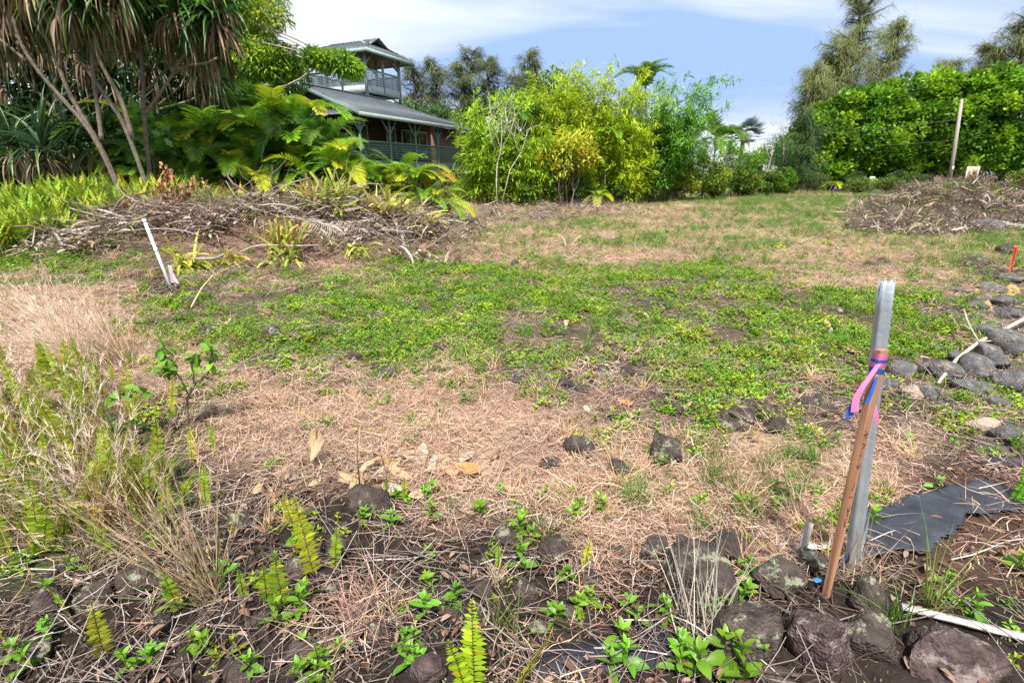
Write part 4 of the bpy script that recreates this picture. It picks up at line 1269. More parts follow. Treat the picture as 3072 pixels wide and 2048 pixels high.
def fan_palm():
    Y = 57; c = at(2232, 412, Y); base = onG(c.x, Y); h = c.z - base.z
    root = thing('fan_palm', 'silver blue fan palm standing beyond the road', 'palm', base)
    mb = MB(); tubes(mb, limb((0, 0, -.1), (0, 0, h), 6, .02), np.linspace(.22, .2, 6)[None], 9, (.3, .28, .25)); link('trunk', mb.mesh('trunk', M_BARK, True), root)
    for i in range(20):
        mb = MB(); d = nrm(np.array((rng.normal(0, 1), rng.normal(0, 1), rng.uniform(-.3, 1.3))))
        p = np.array((0, 0, h)); q = p + d * 1.4
        tubes(mb, np.stack([p, (p + q) / 2 + (0, 0, .1), q]), .03, 4, (.4, .45, .42))
        s = nrm(np.cross(d, (0, 0, 1))); n = 26
        th = np.linspace(-1.9, 1.9, n); dd = d[None] * np.cos(th)[:, None] + s[None] * np.sin(th)[:, None]
        ribbons(mb, np.tile(q, (n, 1)), dd, 1.15 * rng.uniform(.85, 1.1, n), .16, 3, .5, jit((.36, .43, .45), n, .1), 'strap', side=np.cross(dd, np.cross(d, s)))
        link('fan_leaf', mb.mesh('fan_leaf', M_LEAF), root)


fan_palm()

# ------------------------------------------------------------ background trees
cz = [(1243, 62, 195, 3.0), (1300, 63, 185, 3.0), (1375, 62, 195, 3.2), (1415, 64, 150, 3.2), (1462, 62, 178, 2.6), (1585, 60, 160, 2.8), (1545, 64, 230, 3)]
for (u, Y, v, rx), od in zip(sorted(cz), ORD):
    p = at(u, v, Y); casuarina('grey green ironwood tree behind the house, %s from the lookout tower' % od, p.x * .96, Y, p.z, rx, 90, 70, (p.x * .04, 0), (.15, .18, .075), .15, L=1.2)
for u, Y, v, rx, lab, ln in ((2590, 68, -35, 6.0, 'tallest ironwood tree with drooping grey green curtains of foliage', (.5, 0)), (2715, 72, 70, 4.5, 'ironwood tree with a bare wind swept top beside the tallest one', (4.2, 0)), (2450, 62, 215, 3.6, 'low ironwood tree at the open sky end of the wood', (-.5, 0)),
                             (2520, 66, 130, 3.8, 'ironwood tree crowding the tallest one from the open side', (-.8, 0)), (3090, 64, 20, 4.0, 'ironwood tree rising over the dense round leaved trees', (.6, 0)), (2980, 66, 140, 4.2, 'shorter ironwood tree showing above the round leaved trees', (.2, 0)), (2850, 70, 190, 4.0, 'ironwood top peeping over the leafy wood', (0, 0))):
    p = at(u, v, Y); casuarina(lab, p.x - ln[0], Y, p.z, rx, 150, 80, ln, (.235, .265, .10), .08, L=1.5)
for (u, Y, v, rx, c), od in zip(sorted(((1520, 48, 222, 2.8, (.05, .11, .025)), (1605, 50, 215, 2.6, (.06, .13, .025)), (1660, 50, 175, 2.6, (.06, .15, .03)), (1455, 50, 250, 2.6, (.05, .11, .025)), (1235, 52, 270, 2.8, (.055, .13, .025)), (1330, 50, 290, 3.0, (.06, .14, .025)), (1160, 54, 290, 3, (.05, .12, .025)), (1720, 50, 230, 3, (.06, .13, .03)), (1840, 50, 280, 3, (.06, .13, .03)))), ORD):
    p = at(u, v, Y); broadleaf('leafy_tree', 'dark green leafy tree behind house and bamboo, %s counting away from the tower' % od, 'tree', p.x, Y, p.z, rx, 40, 110, .3, .16, np.array([c, np.array(c) * 1.25]), 'leafy trees behind the bamboo', .08)
HC = np.array([(.16, .32, .018), (.10, .23, .018), (.21, .38, .02)])
for u, Y, v, rx, lab in ((2500, 50.5, 330, 3.4, 'dense round leaved tree at the open end of the leafy wood'), (2590, 52, 270, 4.0, 'dense round leaved tree below the tallest ironwood'), (2700, 52.5, 245, 4.2, 'dense round leaved tree between ironwood and utility pole'),
                         (2810, 53.5, 218, 4.4, 'dense round leaved tree directly behind the utility pole'), (2930, 53, 198, 4.6, 'tall dense round leaved tree behind the plywood board'), (3050, 53, 190, 4.8, 'tall dense round leaved tree past the plywood board'), (3180, 53, 200, 4.8, 'outermost dense round leaved tree past the rubble mound')):
    p = at(u, v, Y); broadleaf('hau_tree', lab, 'tree', p.x * .965, Y, p.z * 1.08, rx, 70, 205, .35, .26, HC, 'dense round leaved trees across the road', .0, rx * .25, .2, ry=3.4, mt=M_LEAF, cvar=.3, upb=.5)
# pair of shadier trees lower down
for u, Y, v, rx in ((2560, 48.5, 400, 2.6), (2660, 48.8, 410, 2.6), (2770, 49.2, 430, 2.2)):
    p = at(u, v, Y + 5); broadleaf('hau_tree', 'low spreading round leaved tree at the foot of the leafy wood', 'tree', p.x * .98, Y + 5, p.z, rx, 50, 110, .32, .25, np.array([(.10, .19, .035), (.07, .15, .03)]), 'low round leaved trees across the road', .0, rx * .3, .1, ry=2.2, mt=M_GLEAF)

for u, Y, v0, rx, c, lab in ((2040, 31.0, 505, 1.3, (.24, .28, .02), 'low golden bamboo like shrub at the foot of the arching bamboo'), (2110, 33, 470, 1.5, (.20, .27, .025), 'yellow green shrub below the white post'),
                             (2190, 38, 415, 1.7, (.12, .25, .02), 'tall lime shrub beside the white post'), (2250, 41, 455, 1.6, (.13, .25, .02), 'rounded lime shrub below the silver fan palm'), (2150, 36, 520, 1.0, (.11, .17, .025), 'low olive shrub in the corner of the lot'),
                             (2240, 37.5, 515, 1.2, (.14, .21, .03), 'wide low shrub with a few pink flowers'), (2310, 40, 520, 1.2, (.11, .19, .025), 'olive green shrub left of the feathery sapling'), (2350, 40, 500, .8, (.13, .27, .02), 'bright small shrub at the foot of the feathery sapling'),
                             (2330, 46, 420, 2.6, (.06, .17, .03), 'umbrella shaped dark green plumeria tree'), (2010, 36, 460, 1.5, (.12, .22, .02), 'green shrub seen through the arching bamboo'), (1960, 35, 500, 1.5, (.08, .17, .02), 'dark shrub seen through the bamboo stems')):
    shrub('edge_shrub', lab, u, Y, v0, rx, c, 30, 120, .17, .08)
for u, Y, v0, rx, c, lab in ((2562, 45, 522, .95, (.075, .14, .03), 'round clipped bush on a bare stem'), (2572, 39, 540, .9, (.15, .21, .04), 'yellow green ball shaped bush standing in the grass'), (2660, 43, 540, 1.2, (.12, .18, .04), 'loose round bush with pink flowers in the grass'),
                             (2690, 45.5, 520, .9, (.09, .15, .035), 'dark small bush left of the utility pole'), (2745, 45, 525, 1.0, (.09, .15, .035), 'dark small bush beside the utility pole'), (2440, 46, 525, 1.1, (.11, .15, .045), 'sparse bush with bare grey branches'), (3080, 30, 510, 1.0, (.17, .24, .03), 'yellow green shrub past the rubble mound')):
    shrub('round_bush', lab, u, Y, v0, rx, c, 30, 110, .12, .06, 'round bushes on the verge', z0=.28, cr=rx * .32, trunk=.03, stems=5)
# feathery sapling
p = at(2415, 335, 42); casuarina('feathery green ironwood sapling at the lot corner', p.x, 42, p.z, 2.2, 44, 60, (.2, 0), (.075, .13, .04), .05, L=.9, group=None)
dead_tree('thin bare grey tree behind the feathery sapling', 43, [[(2345, 570), (2350, 480), (2352, 430), (2350, 390), (2345, 350)], [(2351, 440), (2325, 410), (2318, 380)], [(2350, 430), (2375, 400), (2372, 360)]], .07, (.38, .33, .28))
dead_tree('leaning bare grey stem beside the plumeria', 40, [[(2290, 575), (2300, 520), (2315, 465), (2320, 430)], [(2310, 480), (2300, 450), (2295, 430)]], .05, (.42, .38, .32))


# white house beyond the road, glimpsed between the shrubs
def far_house():
    Y = 64; c = at(2330, 470, Y); base = onG(c.x, Y); root = thing('white_house', 'white far house glimpsed between plumeria and feathery sapling', 'house', base)
    wm = mat('white_wall', (.72, .72, .70), .7, .06, 2)
    mb = MB(); box(mb, (0, 0, 1.9), (10, 6, 3.8)); link('wall', mb.mesh('wall', wm), root)
    mb = MB()
    for s_ in (-1, 1):
        plane_strip(mb, (-5.6, s_ * 3.6, 3.6), (5.6, s_ * 3.6, 3.6), (5.6, 0, 5.0), (-5.6, 0, 5.0), (.5, .5, .5), .1)
    link('roof', mb.mesh('roof', mat('pale_roof', (.45, .47, .5), .5, .1, 2)), root)
    for x in (-3.4, -.6, 3.2):
        mb = MB(); box(mb, (x, -3.03, 2.2), (1.2, .08, 1.3), 0, (.6, .6, .6)); f = link('window', mb.mesh('window', wm), root)
        mb = MB(); box(mb, (x, -3.08, 2.2), (1.0, .04, 1.1)); link('pane', mb.mesh('pane', M_GLASS), f)
    mb = MB(); box(mb, (1.4, -3.04, 1.1), (1.0, .08, 2.2)); link('door', mb.mesh('door', mat('door_paint', (.3, .33, .36), .6)), root)


far_house()

# ------------------------------------------------------------ ferns, tall dry grass
def fern_frond(mb, base, d, L, col, n=24, pl=.055, droop=.5, r=None, seg=1, yel=0.0, face=None):
    d = nrm(np.asarray(d, float)); k_ = 8
    P = [np.asarray(base, float)]
    for i in range(k_):
        P.append(P[-1] + d * L / k_); d = nrm(d + np.array((0, 0, -droop / k_)) + rng.normal(0, .02, 3))
    P = np.array(P)
    tubes(mb, P, np.linspace(.0028, .001, k_ + 1)[None], 3, (.16, .12, .03), cap=False)
    t_ = np.linspace(.12, 1, n)
    b_ = np.stack([np.interp(t_ * k_, range(k_ + 1), P[:, j]) for j in range(3)], 1)
    T_ = nrm(np.gradient(P, axis=0)); tt = nrm(np.stack([np.interp(t_ * k_, range(k_ + 1), T_[:, j]) for j in range(3)], 1))
    hz = np.array((-d[1], d[0], 0.0)) if face is None else np.asarray(face, float)
    if np.linalg.norm(hz) < .05: hz = np.array((1.0, 0, 0))
    hz = nrm(hz)
    for s in (-1, 1):
        dd = nrm(hz[None] * s + tt * .30 + rng.normal(0, .14, (n, 3)))
        ln = pl * np.clip(1.15 - t_ ** 3.0, .12, 1) * np.clip(.4 + t_ * 5, 0, 1) * rng.uniform(.8, 1.1, n)
        c = np.clip(np.asarray(col)[None] * (1 + rng.normal(0, .16, (n, 1))), .01, .8)
        if yel > 0: c = np.where(rng.random((n, 1)) < yel, np.array((.50, .40, .03))[None], c)
        up = np.cross(tt, dd)
        ribbons(mb, b_ + tt * (.3 * s * L / n * .5), dd, ln, L / n * 1.35 * np.clip(1.1 - t_ ** 4, .3, 1), 2, .35, c, 'leaf', side=nrm(np.cross(dd, up) + rng.normal(0, .15, (n, 3))))


def p_fernclump(col, n=9, Ls=(.4, .75)):
    mb = MB()
    for i in range(n):
        a_ = rng.uniform(0, 6.283); f = rng.random()
        c = np.asarray(col) * rng.uniform(.7, 1.25) * ((1, 1, 1) if rng.random() > .15 else (1.9, 1.3, 1))
        fern_frond(mb, disc(1, .09)[0], (math.cos(a_) * .45, math.sin(a_) * .45, 1), rng.uniform(*Ls), c, 18, .05, rng.uniform(.3, 1.0))
    return mb.mesh('fern_clump', M_GRASS)


def region(poly, per_m2, seed=0, ygrow=1.0):
    """random ground points inside a polygon given in photo pixels of the ground"""
    W_ = np.array([np.array(G(u, v))[:2] for u, v in poly])
    lo, hi = W_.min(0), W_.max(0)
    n = int((hi - lo).prod() * per_m2)
    p = rng.uniform(lo, hi, (n, 2)); ins = np.zeros(n, bool); j = len(W_) - 1
    for i in range(len(W_)):
        a_, b_ = W_[i], W_[j]
        c = (a_[1] > p[:, 1]) != (b_[1] > p[:, 1])
        with np.errstate(divide='ignore', invalid='ignore'):
            c &= p[:, 0] < (b_[0] - a_[0]) * (p[:, 1] - a_[1]) / (b_[1] - a_[1]) + a_[0]
        ins ^= c; j = i
    p = p[ins]
    return np.stack([p[:, 0], p[:, 1], H(p[:, 0], p[:, 1])], 1)


FERNG = (.24, .37, .025)
n_ = 620; P = np.stack([rng.uniform(-17, -6.0, n_), rng.uniform(12.0, 16.0, n_), np.zeros(n_)], 1)
Q_ = np.stack([rng.uniform(-17, -9.6, 420), rng.uniform(7.8, 12.0, 420), np.zeros(420)], 1)
P = np.concatenate([P, Q_[Q_[:, 0] < -9.4 - (12 - Q_[:, 1]) * -.35]])
P[:, 2] = H(P[:, 0], P[:, 1])
scatter('fern_bank', 'dense bank of upright sword ferns below the pandanus', 'ferns', [p_fernclump((.22, .36, .03)) for _ in range(5)] + [p_fernclump((.32, .43, .03)) for _ in range(3)], P,
        np.stack([rng.normal(0, .12, len(P)), rng.normal(0, .12, len(P)), rng.uniform(0, 6.28, len(P))], 1), rng.uniform(.7, 1.25, len(P)))


def p_plume(n=26, L=(.5, .95), lean=(-.75, .05, .75), c0=(.50, .35, .24)):
    mb = MB(); b_ = disc(n, .07)
    d = nrm(np.array(lean)[None] + rng.normal(0, .30, (n, 3)))
    Ls = rng.uniform(*L, n)
    Pp = ribbons(mb, b_, d, Ls, .0032, 5, rng.uniform(.1, .9, n), jit(c0, n, .3), wob=.5)
    for i in range(n):                                       # feathery seed heads
        if rng.random() < .8:
            m_ = 13; t_ = rng.uniform(.5, 1, m_)
            q = np.stack([np.interp(t_ * 5, range(6), Pp[i][:, j]) for j in range(3)], 1)
            dd = nrm(Pp[i][-1] - Pp[i][-2])
            ribbons(mb, q, nrm(dd[None] * 1.6 + rng.normal(0, .4, (m_, 3))), rng.uniform(.04, .085, m_), .0028, 1, .3, jit((.60, .47, .37), m_, .16))
    m_ = 22
    ribbons(mb, disc(m_, .12), nrm(np.array(lean)[None] * .6 + rng.normal(0, .4, (m_, 3)) + (0, 0, .5)), rng.uniform(.2, .5, m_), .004, 4, .9, np.where(rng.random((m_, 1)) < .3, np.array((.16, .25, .05))[None], jit((.30, .19, .11), m_, .3)))
    return mb.mesh('plume_grass', M_STRAW)


P = region([(-500, 985), (100, 970), (330, 1000), (430, 1080), (330, 1150), (100, 1150), (-500, 1170)], 40)
P = P[rng.random(len(P)) < np.clip((fbm(P[:, 0] * 1.6, P[:, 1] * 1.6, 3, 90) - .36) * 3.6, 0, .85)]
rz = rng.normal(0, .3, len(P))
scatter('plume_grass', 'tall pinkish beige plume grass swept sideways by the wind', 'tall grass', [p_plume() for _ in range(6)], P, np.stack([rng.normal(0, .1, len(P)), rng.normal(0, .1, len(P)), rz], 1), rng.uniform(.65, 1.1, len(P)))
P = region([(-300, 1240), (420, 1200), (520, 1400), (560, 1700), (300, 1760), (-300, 1700)], 20)
scatter('brown_grass_stalks', 'thin brown dry grass stalks standing among the near ferns', 'tall grass', [p_plume(12, (.45, .85), (-.3, .05, 1), (.26, .17, .10)) for _ in range(5)], P, np.stack([rng.normal(0, .15, len(P)), rng.normal(0, .15, len(P)), rng.uniform(-.8, .8, len(P))], 1), rng.uniform(.5, 1.0, len(P)))

# dry grass clumps that stand alone
def grass_clump(u, v, label, n, L, lean, c0, W_=.0045, green=0.0, sp=.05, droop=(.2, 1.2), plumes=0):
    b_ = G(u, v); root = thing('grass_clump', label, 'grass', b_)
    mb = MB(); d = nrm(np.array(lean)[None] + rng.normal(0, .38, (n, 3)))
    c = jit(c0, n, .2); g = rng.random(n) < green; c[g] = jit((.12, .21, .035), int(g.sum()), .2)
    Pp = ribbons(mb, disc(n, sp) - (0, 0, .01), d, rng.uniform(*L, n), W_, 6, rng.uniform(*droop, n), c)
    link('blades', mb.mesh('blades', M_GRASS), root)
    if plumes:
        mb = MB()
        for i in rng.choice(n, plumes, False):
            m_ = 16; t_ = rng.uniform(.5, 1, m_); q = np.stack([np.interp(t_ * 6, range(7), Pp[i][:, j]) for j in range(3)], 1)
            ribbons(mb, q, nrm((Pp[i][-1] - Pp[i][-2])[None] * 20 + rng.normal(0, .3, (m_, 3))), rng.uniform(.03, .07, m_), .003, 1, .3, jit((.42, .30, .20), m_, .15))
        tag(link('seed_heads', mb.mesh('seed_heads', M_STRAW), root), kind='stuff')


grass_clump(640, 1800, 'tall brown grass clump leaning over the lava stones', 90, (.35, .75), (-.38, .1, 1), (.40, .28, .16), .0042, .25, .06, (.0, .5), 30)
grass_clump(1120, 1830, 'tangled reddish straw tuft between lava stones', 230, (.12, .36), (-.1, -.1, .55), (.50, .33, .24), .0036, .1, .12, (.8, 2.4))
grass_clump(1620, 1620, 'fresh green grass tuft with orange dead base', 110, (.10, .26), (0, -.1, .9), (.52, .34, .16), .0042, .5, .06, (.3, 1.2))
grass_clump(1500, 1740, 'small tan straw tuft beside round lava stone', 70, (.06, .18), (-.1, -.1, .8), (.48, .36, .26), .004, .15, .04, (.5, 1.6))
grass_clump(1520, 1890, 'thin green grass tuft above the dark plank', 45, (.1, .22), (0, 0, .8), (.2, .26, .06), .004, .6, .05, (.4, 1.4))
grass_clump(1900, 1510, 'bright green grass tuft behind lava stones', 90, (.12, .26), (0, 0, 1), (.14, .25, .04), .004, .8, .08, (.4, 1.4))
grass_clump(2180, 1480, 'wide green grass tuft in the straw beside the pipe', 120, (.12, .28), (.1, 0, 1), (.16, .26, .045), .004, .8, .12, (.4, 1.4))
grass_clump(2100, 1370, 'loose green grass tuft beside the tall lava stone', 110, (.12, .26), (.1, 0, 1), (.17, .26, .05), .004, .75, .14, (.4, 1.4))
grass_clump(2240, 1560, 'green grass tuft with straw beside the wood shard', 60, (.1, .2), (-.1, 0, 1), (.15, .24, .04), .004, .8, .06, (.4, 1.2))
grass_clump(2790, 1830, 'upright green yellow grass shoot beside the grey slat', 30, (.2, .5), (0, 0, 1.3), (.30, .34, .08), .005, .4, .02, (.1, .8))
grass_clump(2680, 1880, 'bright green grass blades growing by the lava rock', 40, (.12, .3), (-.1, 0, 1), (.14, .28, .04), .005, .8, .04, (.2, 1.2))
grass_clump(2100, 1880, 'pale dead grass stalks standing against the lichen rock', 46, (.2, .48), (.0, .1, 1.5), (.46, .44, .34), .0042, 0, .09, (.0, .5))
grass_clump(215, 1660, 'thin green grass blades among the near ferns', 18, (.1, .22), (0, 0, 1), (.15, .3, .04), .004, .8, .02, (.2, .9))
grass_clump(2560, 1730, 'dry orange straw tuft around the pipe foot', 120, (.12, .32), (.25, 0, .5), (.48, .33, .22), .004, 0, .12, (.6, 2.0))

# individual sword ferns near the camera
def fern(u, v, hpx, label, lean=0.0, n=1, col=None, group='sword ferns near the camera', yel=.08):
    b_ = G(u, v); z = b_.y * CP - (b_.z - CH) * SP
    root = thing('sword_fern', label, 'fern', b_, 0, group)
    for i in range(n):
        L = hpx / FPX * z / .82 * (1 if i == 0 else rng.uniform(.5, .85))
        c = np.asarray(col if col is not None else FERNG) * rng.uniform(.85, 1.2)
        mb = MB(); fern_frond(mb, (rng.normal(0, .02) * (i > 0), rng.normal(0, .02) * (i > 0), -.02), (lean + rng.normal(0, .08) + (i and rng.normal(0, .3)), rng.normal(0, .12), 1), L, c, max(16, int(L / .0125)), min(.046, L * .13), rng.uniform(.05, .4), yel=yel, face=(1, rng.normal(0, .5), 0))
        link('frond', mb.mesh('frond', M_LEAF), root)


F0 = [(945, 1730, 245, .0), (852, 1830, 190, .05), (800, 1805, 150, .12), (313, 1965, 190, .02), (540, 1830, 150, -.05), (355, 1675, 180, -.15), (136, 1625, 120, .1), (215, 1850, 150, -.5), (617, 1525, 130, 0), (880, 1575, 100, -.1), (1005, 1705, 130, 0), (730, 1800, 110, .1),
      (1496, 1705, 80, 0), (1753, 1705, 95, .05), (241, 1420, 260, .02), (393, 1250, 150, .1), (576, 1390, 110, .1), (156, 1345, 170, -.1), (205, 1390, 150, .1), (58, 1325, 160, -.1), (643, 1360, 85, 0), (509, 1256, 110, 0), (40, 1497, 150, 0), (428, 1412, 170, 0), (1210, 1500, 70, 0), (30, 1930, 110, -.4), (1160, 1480, 60, 0)]
for (u, v, hp, ln) in F0:
    fern(u, v, hp, 'single upright sword fern frond growing from dark lava soil', ln, 1, None if rng.random() < .6 else (.38, .42, .03))
for p in region([(-60, 1180), (330, 1150), (470, 1300), (560, 1480), (430, 1640), (-60, 1720)], 46):
    u, v = [float(q) for q in proj(*p)]
    fern(u, v, rng.uniform(90, 220) * (v / 1500), 'yellow green sword fern in the thicket of brown grass stalks', rng.normal(0, .15), int(rng.integers(1, 4)), (np.array((.27, .38, .025)) * rng.uniform(.6, 1.2) if rng.random() > .1 else np.array((.26, .16, .07))), 'sword ferns among brown stalks', .12)
fern(1425, 2090, 270, 'large bright yellow green sword fern beside the dark plank', -.03, 2, (.33, .48, .02), None, .03)
fern(1530, 2090, 250, 'yellow tinged sword fern leaning away from the bright one', .5, 1, (.45, .47, .03), None, .1)
fern(3060, 1510, 170, 'bushy bright green sword fern beside the weed mat', .1, 7, (.16, .42, .03), None, 0)


# ------------------------------------------------------------ leafy sprouts
SPR = [(126, 1821), (140, 1910), (75, 1990), (376, 2017), (449, 1994), (903, 1826), (814, 1886), (893, 1943), (758, 2003), (945, 2031), (678, 1746), (159, 1652), (458, 1629), (505, 1840), (879, 1615), (318, 1507), (505, 1554), (444, 1503), (60, 1700), (20, 1600), (250, 1710),
       (1299, 1685), (1299, 1550), (1365, 1816), (1281, 1844), (1276, 1765), (1220, 1933), (1220, 2022), (1613, 1629), (1697, 1737), (1744, 1821), (1879, 1826), (1664, 1868), (1992, 1849), (1931, 1868), (1842, 1910), (1875, 1985), (2043, 1985), (1828, 2027), (1435, 1554), (1557, 1601), (1552, 1723),
       (2155, 1951), (2191, 1988), (2264, 1960), (2050, 1983), (2251, 1737), (2169, 1847), (2210, 1792), (2798, 1459), (3053, 1710), (2237, 1541), (2324, 1491), (2333, 1532), (2611, 1569), (2948, 1860), (2770, 1787), (1720, 1560), (1100, 1560), (1180, 1580), (1290, 1500), (1800, 1540), (2860, 1350), (2700, 1340), (1250, 2000), (600, 1960), (2100, 2030), (2230, 2035)]
SPM = []
for k_ in range(7):
    mb = MB(); sprig(mb, (0, 0, -.01), 1 + (k_ % 3), .10, .056, (.14, .29, .022), spread=.05, seg=4)
    SPM.append(mb.mesh('leaves', M_CREEP))
RT = mat('sprout_root', (.12, .08, .05), .9)
rm = MB(); tubes(rm, np.array([(0, 0, -.05), (.01, 0, -.01), (.0, .0, .02)]), .003, 4, (.12, .08, .05)); RTM = rm.mesh('stalk', RT)
for i, (u, v) in enumerate(SPR):
    b_ = G(u, v); big = 1.35 if v > 1930 and 1850 < u < 2300 else 1.0
    root = thing('leafy_sprout', 'bushy bright green sprout growing before the lava boulders' if big > 1 else 'small bright green leafy sprout on the twig strewn lava soil', 'sprout', b_, rng.uniform(0, 6.28), 'leafy sprouts before the boulders' if big > 1 else 'leafy sprouts near the camera')
    sc = rng.uniform(.75, 1.15) * big
    link('leaves', SPM[i % 7], root, scale=sc); link('stalk', RTM, root, scale=sc)

# ------------------------------------------------------------ rocks
def rock(u, v, wp, hp, label, mt=None, n=3, group=None, name='lava_rock', rough=.25, dy=1.0, seed=None, cuts=22, sink=.17):
    b_ = G(u, v); z = b_.y * CP - (b_.z - CH) * SP
    wd = wp / FPX * z; hg = hp / FPX * z * 1.05
    mb = MB(); V, T = rockv(n, (wd * .58, wd * .52 * dy, hg * .66), seed if seed is not None else int(rng.integers(1e6)), rough, cuts)
    a_ = rng.normal(0, .3); c, s = math.cos(a_), math.sin(a_)
    V = np.stack([V[:, 0] * c - V[:, 1] * s, V[:, 0] * s + V[:, 1] * c, V[:, 2]], 1)
    mb.add(V, None, T)
    o = link(name, mb.mesh(name, mt or M_LAVA, name not in ('grey_rock', 'tan_rock', 'clod')), None, (b_.x, b_.y + wd * .35, b_.z + hg * sink))
    tag(o, label, 'rock', group)
    if v > 1280: HOLES.append((b_.x, b_.y + wd * .38, wd * .22))
    return o


rock(2110, 1830, 270, 215, 'large lichen crusted lava boulder with dead stalks against it', n=5, rough=.2)
rock(2200, 1690, 150, 110, 'rounded lava boulder with pale lichen behind the largest one', n=4)
rock(2075, 1690, 110, 90, 'brown rounded lava stone beside the lichen crusted boulder', n=4)
rock(2300, 2010, 220, 235, 'dark upright lava boulder flecked with lichen below the stake', n=5, rough=.22)
rock(2490, 2030, 215, 225, 'grey purple lava boulder at the foot of the wooden stake', M_REDROCK, n=5, rough=.2)
rock(2640, 2000, 200, 170, 'low brown lava boulder beside the grey purple one', n=5, rough=.25)
rock(2365, 1800, 170, 140, 'smooth brown lava stone touching the stake', n=4, rough=.2)
rock(2470, 1735, 130, 70, 'small lava stone wedged behind the stake foot', n=4)
rock(2640, 1840, 130, 110, 'mid size dark lava stone right of the stake foot', n=4)
rock(2800, 1980, 110, 130, 'narrow grey lava stone under the grey slat', n=4)
rock(2960, 2085, 280, 150, 'big pinkish red lava rock with pale crust', M_REDROCK, n=5, rough=.35, sink=.10)
rock(2340, 2080, 130, 60, 'low pale edged lava stone under the upright boulder', n=4)
rock(2005, 1405, 125, 110, 'tall pointed dark lava stone in the straw', n=4, rough=.3, seed=5)
rock(1740, 1375, 90, 75, 'rounded lava stone with dead leaf on top', n=4)
rock(1870, 1440, 90, 55, 'low lava stone below the tall pointed one', n=3)
rock(1650, 1410, 80, 40, 'flat lava stone half buried in straw', n=3)
rock(1100, 1560, 150, 100, 'blocky lava stone in front of the heap of big dead leaves', n=4, rough=.3)
rock(1665, 1700, 150, 85, 'rounded brown lava stone in front of the green tuft', n=4)
rock(1520, 1640, 90, 60, 'small lava stone left of the rounded brown one', n=4)
rock(1970, 1685, 100, 90, 'speckled lava stone at the straw edge', n=4)
rock(1290, 2060, 120, 90, 'knobbly brown lava stone with pinkish top left of the large fern', M_REDROCK, n=4)
rock(1415, 2050, 80, 70, 'dark lava stone behind the large bright fern', n=4)
for (u, v, w_, h_) in ((1150, 1140, 90, 42), (1065, 1090, 42, 50), (1318, 1055, 42, 40), (1125, 965, 70, 34), (800, 1020, 75, 55), (1120, 1110, 34, 26), (1325, 1030, 60, 26), (560, 915, 60, 30), (610, 1010, 60, 30)):
    rock(u, v, w_, h_, 'small black lava stone on the straw and creeper', group='small lava stones in the straw', n=3, rough=.32)
for (u, v, w_, h_) in ((1690, 1170, 90, 32), (1810, 1125, 70, 34), (1885, 1140, 46, 54), (1750, 1180, 60, 30), (1560, 1150, 60, 30), (2040, 1250, 60, 50), (1620, 1150, 40, 30), (1760, 1095, 60, 26), (2480, 1060, 60, 26)):
    rock(u, v, w_, h_, 'dark lava stone poking out of the creeping green weed', group='lava stones in the green weed', n=3, rough=.3)
for (u, v, w_, h_) in ((2210, 1300, 90, 50), (2250, 1275, 110, 65), (2335, 1305, 90, 75), (2300, 1255, 130, 60), (2480, 1250, 150, 65), (2390, 1240, 70, 40), (2180, 1260, 60, 40)):
    rock(u, v, w_, h_, 'dark lava stone in the row beside the wooden stake', group='row of lava stones by the stake', n=4, rough=.28, sink=.15)
for (u, v, w_, h_) in ((1250, 1690, 90, 60), (700, 1600, 120, 80), (550, 1730, 140, 80), (400, 1780, 170, 110), (250, 1840, 170, 90), (100, 1860, 190, 90), (60, 2010, 160, 80), (1180, 1780, 100, 60), (900, 1990, 150, 80), (520, 2050, 130, 70), (700, 2060, 140, 70), (1580, 1800, 100, 60), (1340, 1870, 90, 60), (1010, 1680, 110, 70), (880, 1740, 120, 70), (620, 1650, 110, 60), (230, 1690, 110, 60), (1450, 1800, 110, 60), (1700, 1860, 100, 50), (760, 1900, 110, 60), (330, 1620, 90, 50), (1130, 1920, 110, 60), (1000, 1790, 90, 50), (1620, 1910, 90, 50), (1780, 1760, 110, 50), (1850, 1680, 80, 40), (460, 1910, 130, 70), (150, 1740, 110, 50)):
    rock(u, v, w_ * .85, h_ * .9, 'half buried dark lava stone among grey twigs', group='half buried lava stones', n=3, rough=.34, sink=.12)
for (u, v, w_, h_, m_) in ((3050, 1080, 150, 95, 0), (2975, 1085, 80, 60, 0), (3010, 1110, 90, 60, 0), (2920, 1105, 60, 44, 0), (2960, 1140, 130, 66, 0), (2870, 1150, 100, 72, 0), (2730, 1150, 120, 60, 0), (2800, 1130, 80, 50, 0), (2680, 1170, 70, 36, 0), (3060, 1180, 110, 60, 0), (2800, 1200, 80, 36, 0), (2950, 1190, 130, 44, 0), (3045, 1330, 90, 60, 0), (2980, 1010, 90, 40, 0), (3050, 960, 70, 40, 0), (3040, 925, 90, 40, 0), (2950, 930, 80, 26, 0), (3000, 880, 110, 26, 0), (3065, 850, 80, 26, 0), (2890, 1090, 70, 34, 0), (2830, 1060, 60, 26, 0), (2900, 880, 80, 18, 0), (3010, 1230, 80, 34, 0)):
    rock(u, v, w_, h_, 'angular grey lava rock in the broken rock spread', M_GREY, group='broken grey rocks', n=3, rough=.14, name='grey_rock', cuts=30, sink=.32)
for (u, v, w_, h_, lab) in ((2755, 1195, 66, 46, 'flat pale tan stone in front of the grey rocks'), (2975, 1300, 100, 40, 'tan crusted stone beside the grey rocks')):
    rock(u, v, w_, h_, lab, lavamat('tan_rock', (.28, .2, .15), (.45, .36, .29), (.4, .38, .34), .4), n=3, name='tan_rock')
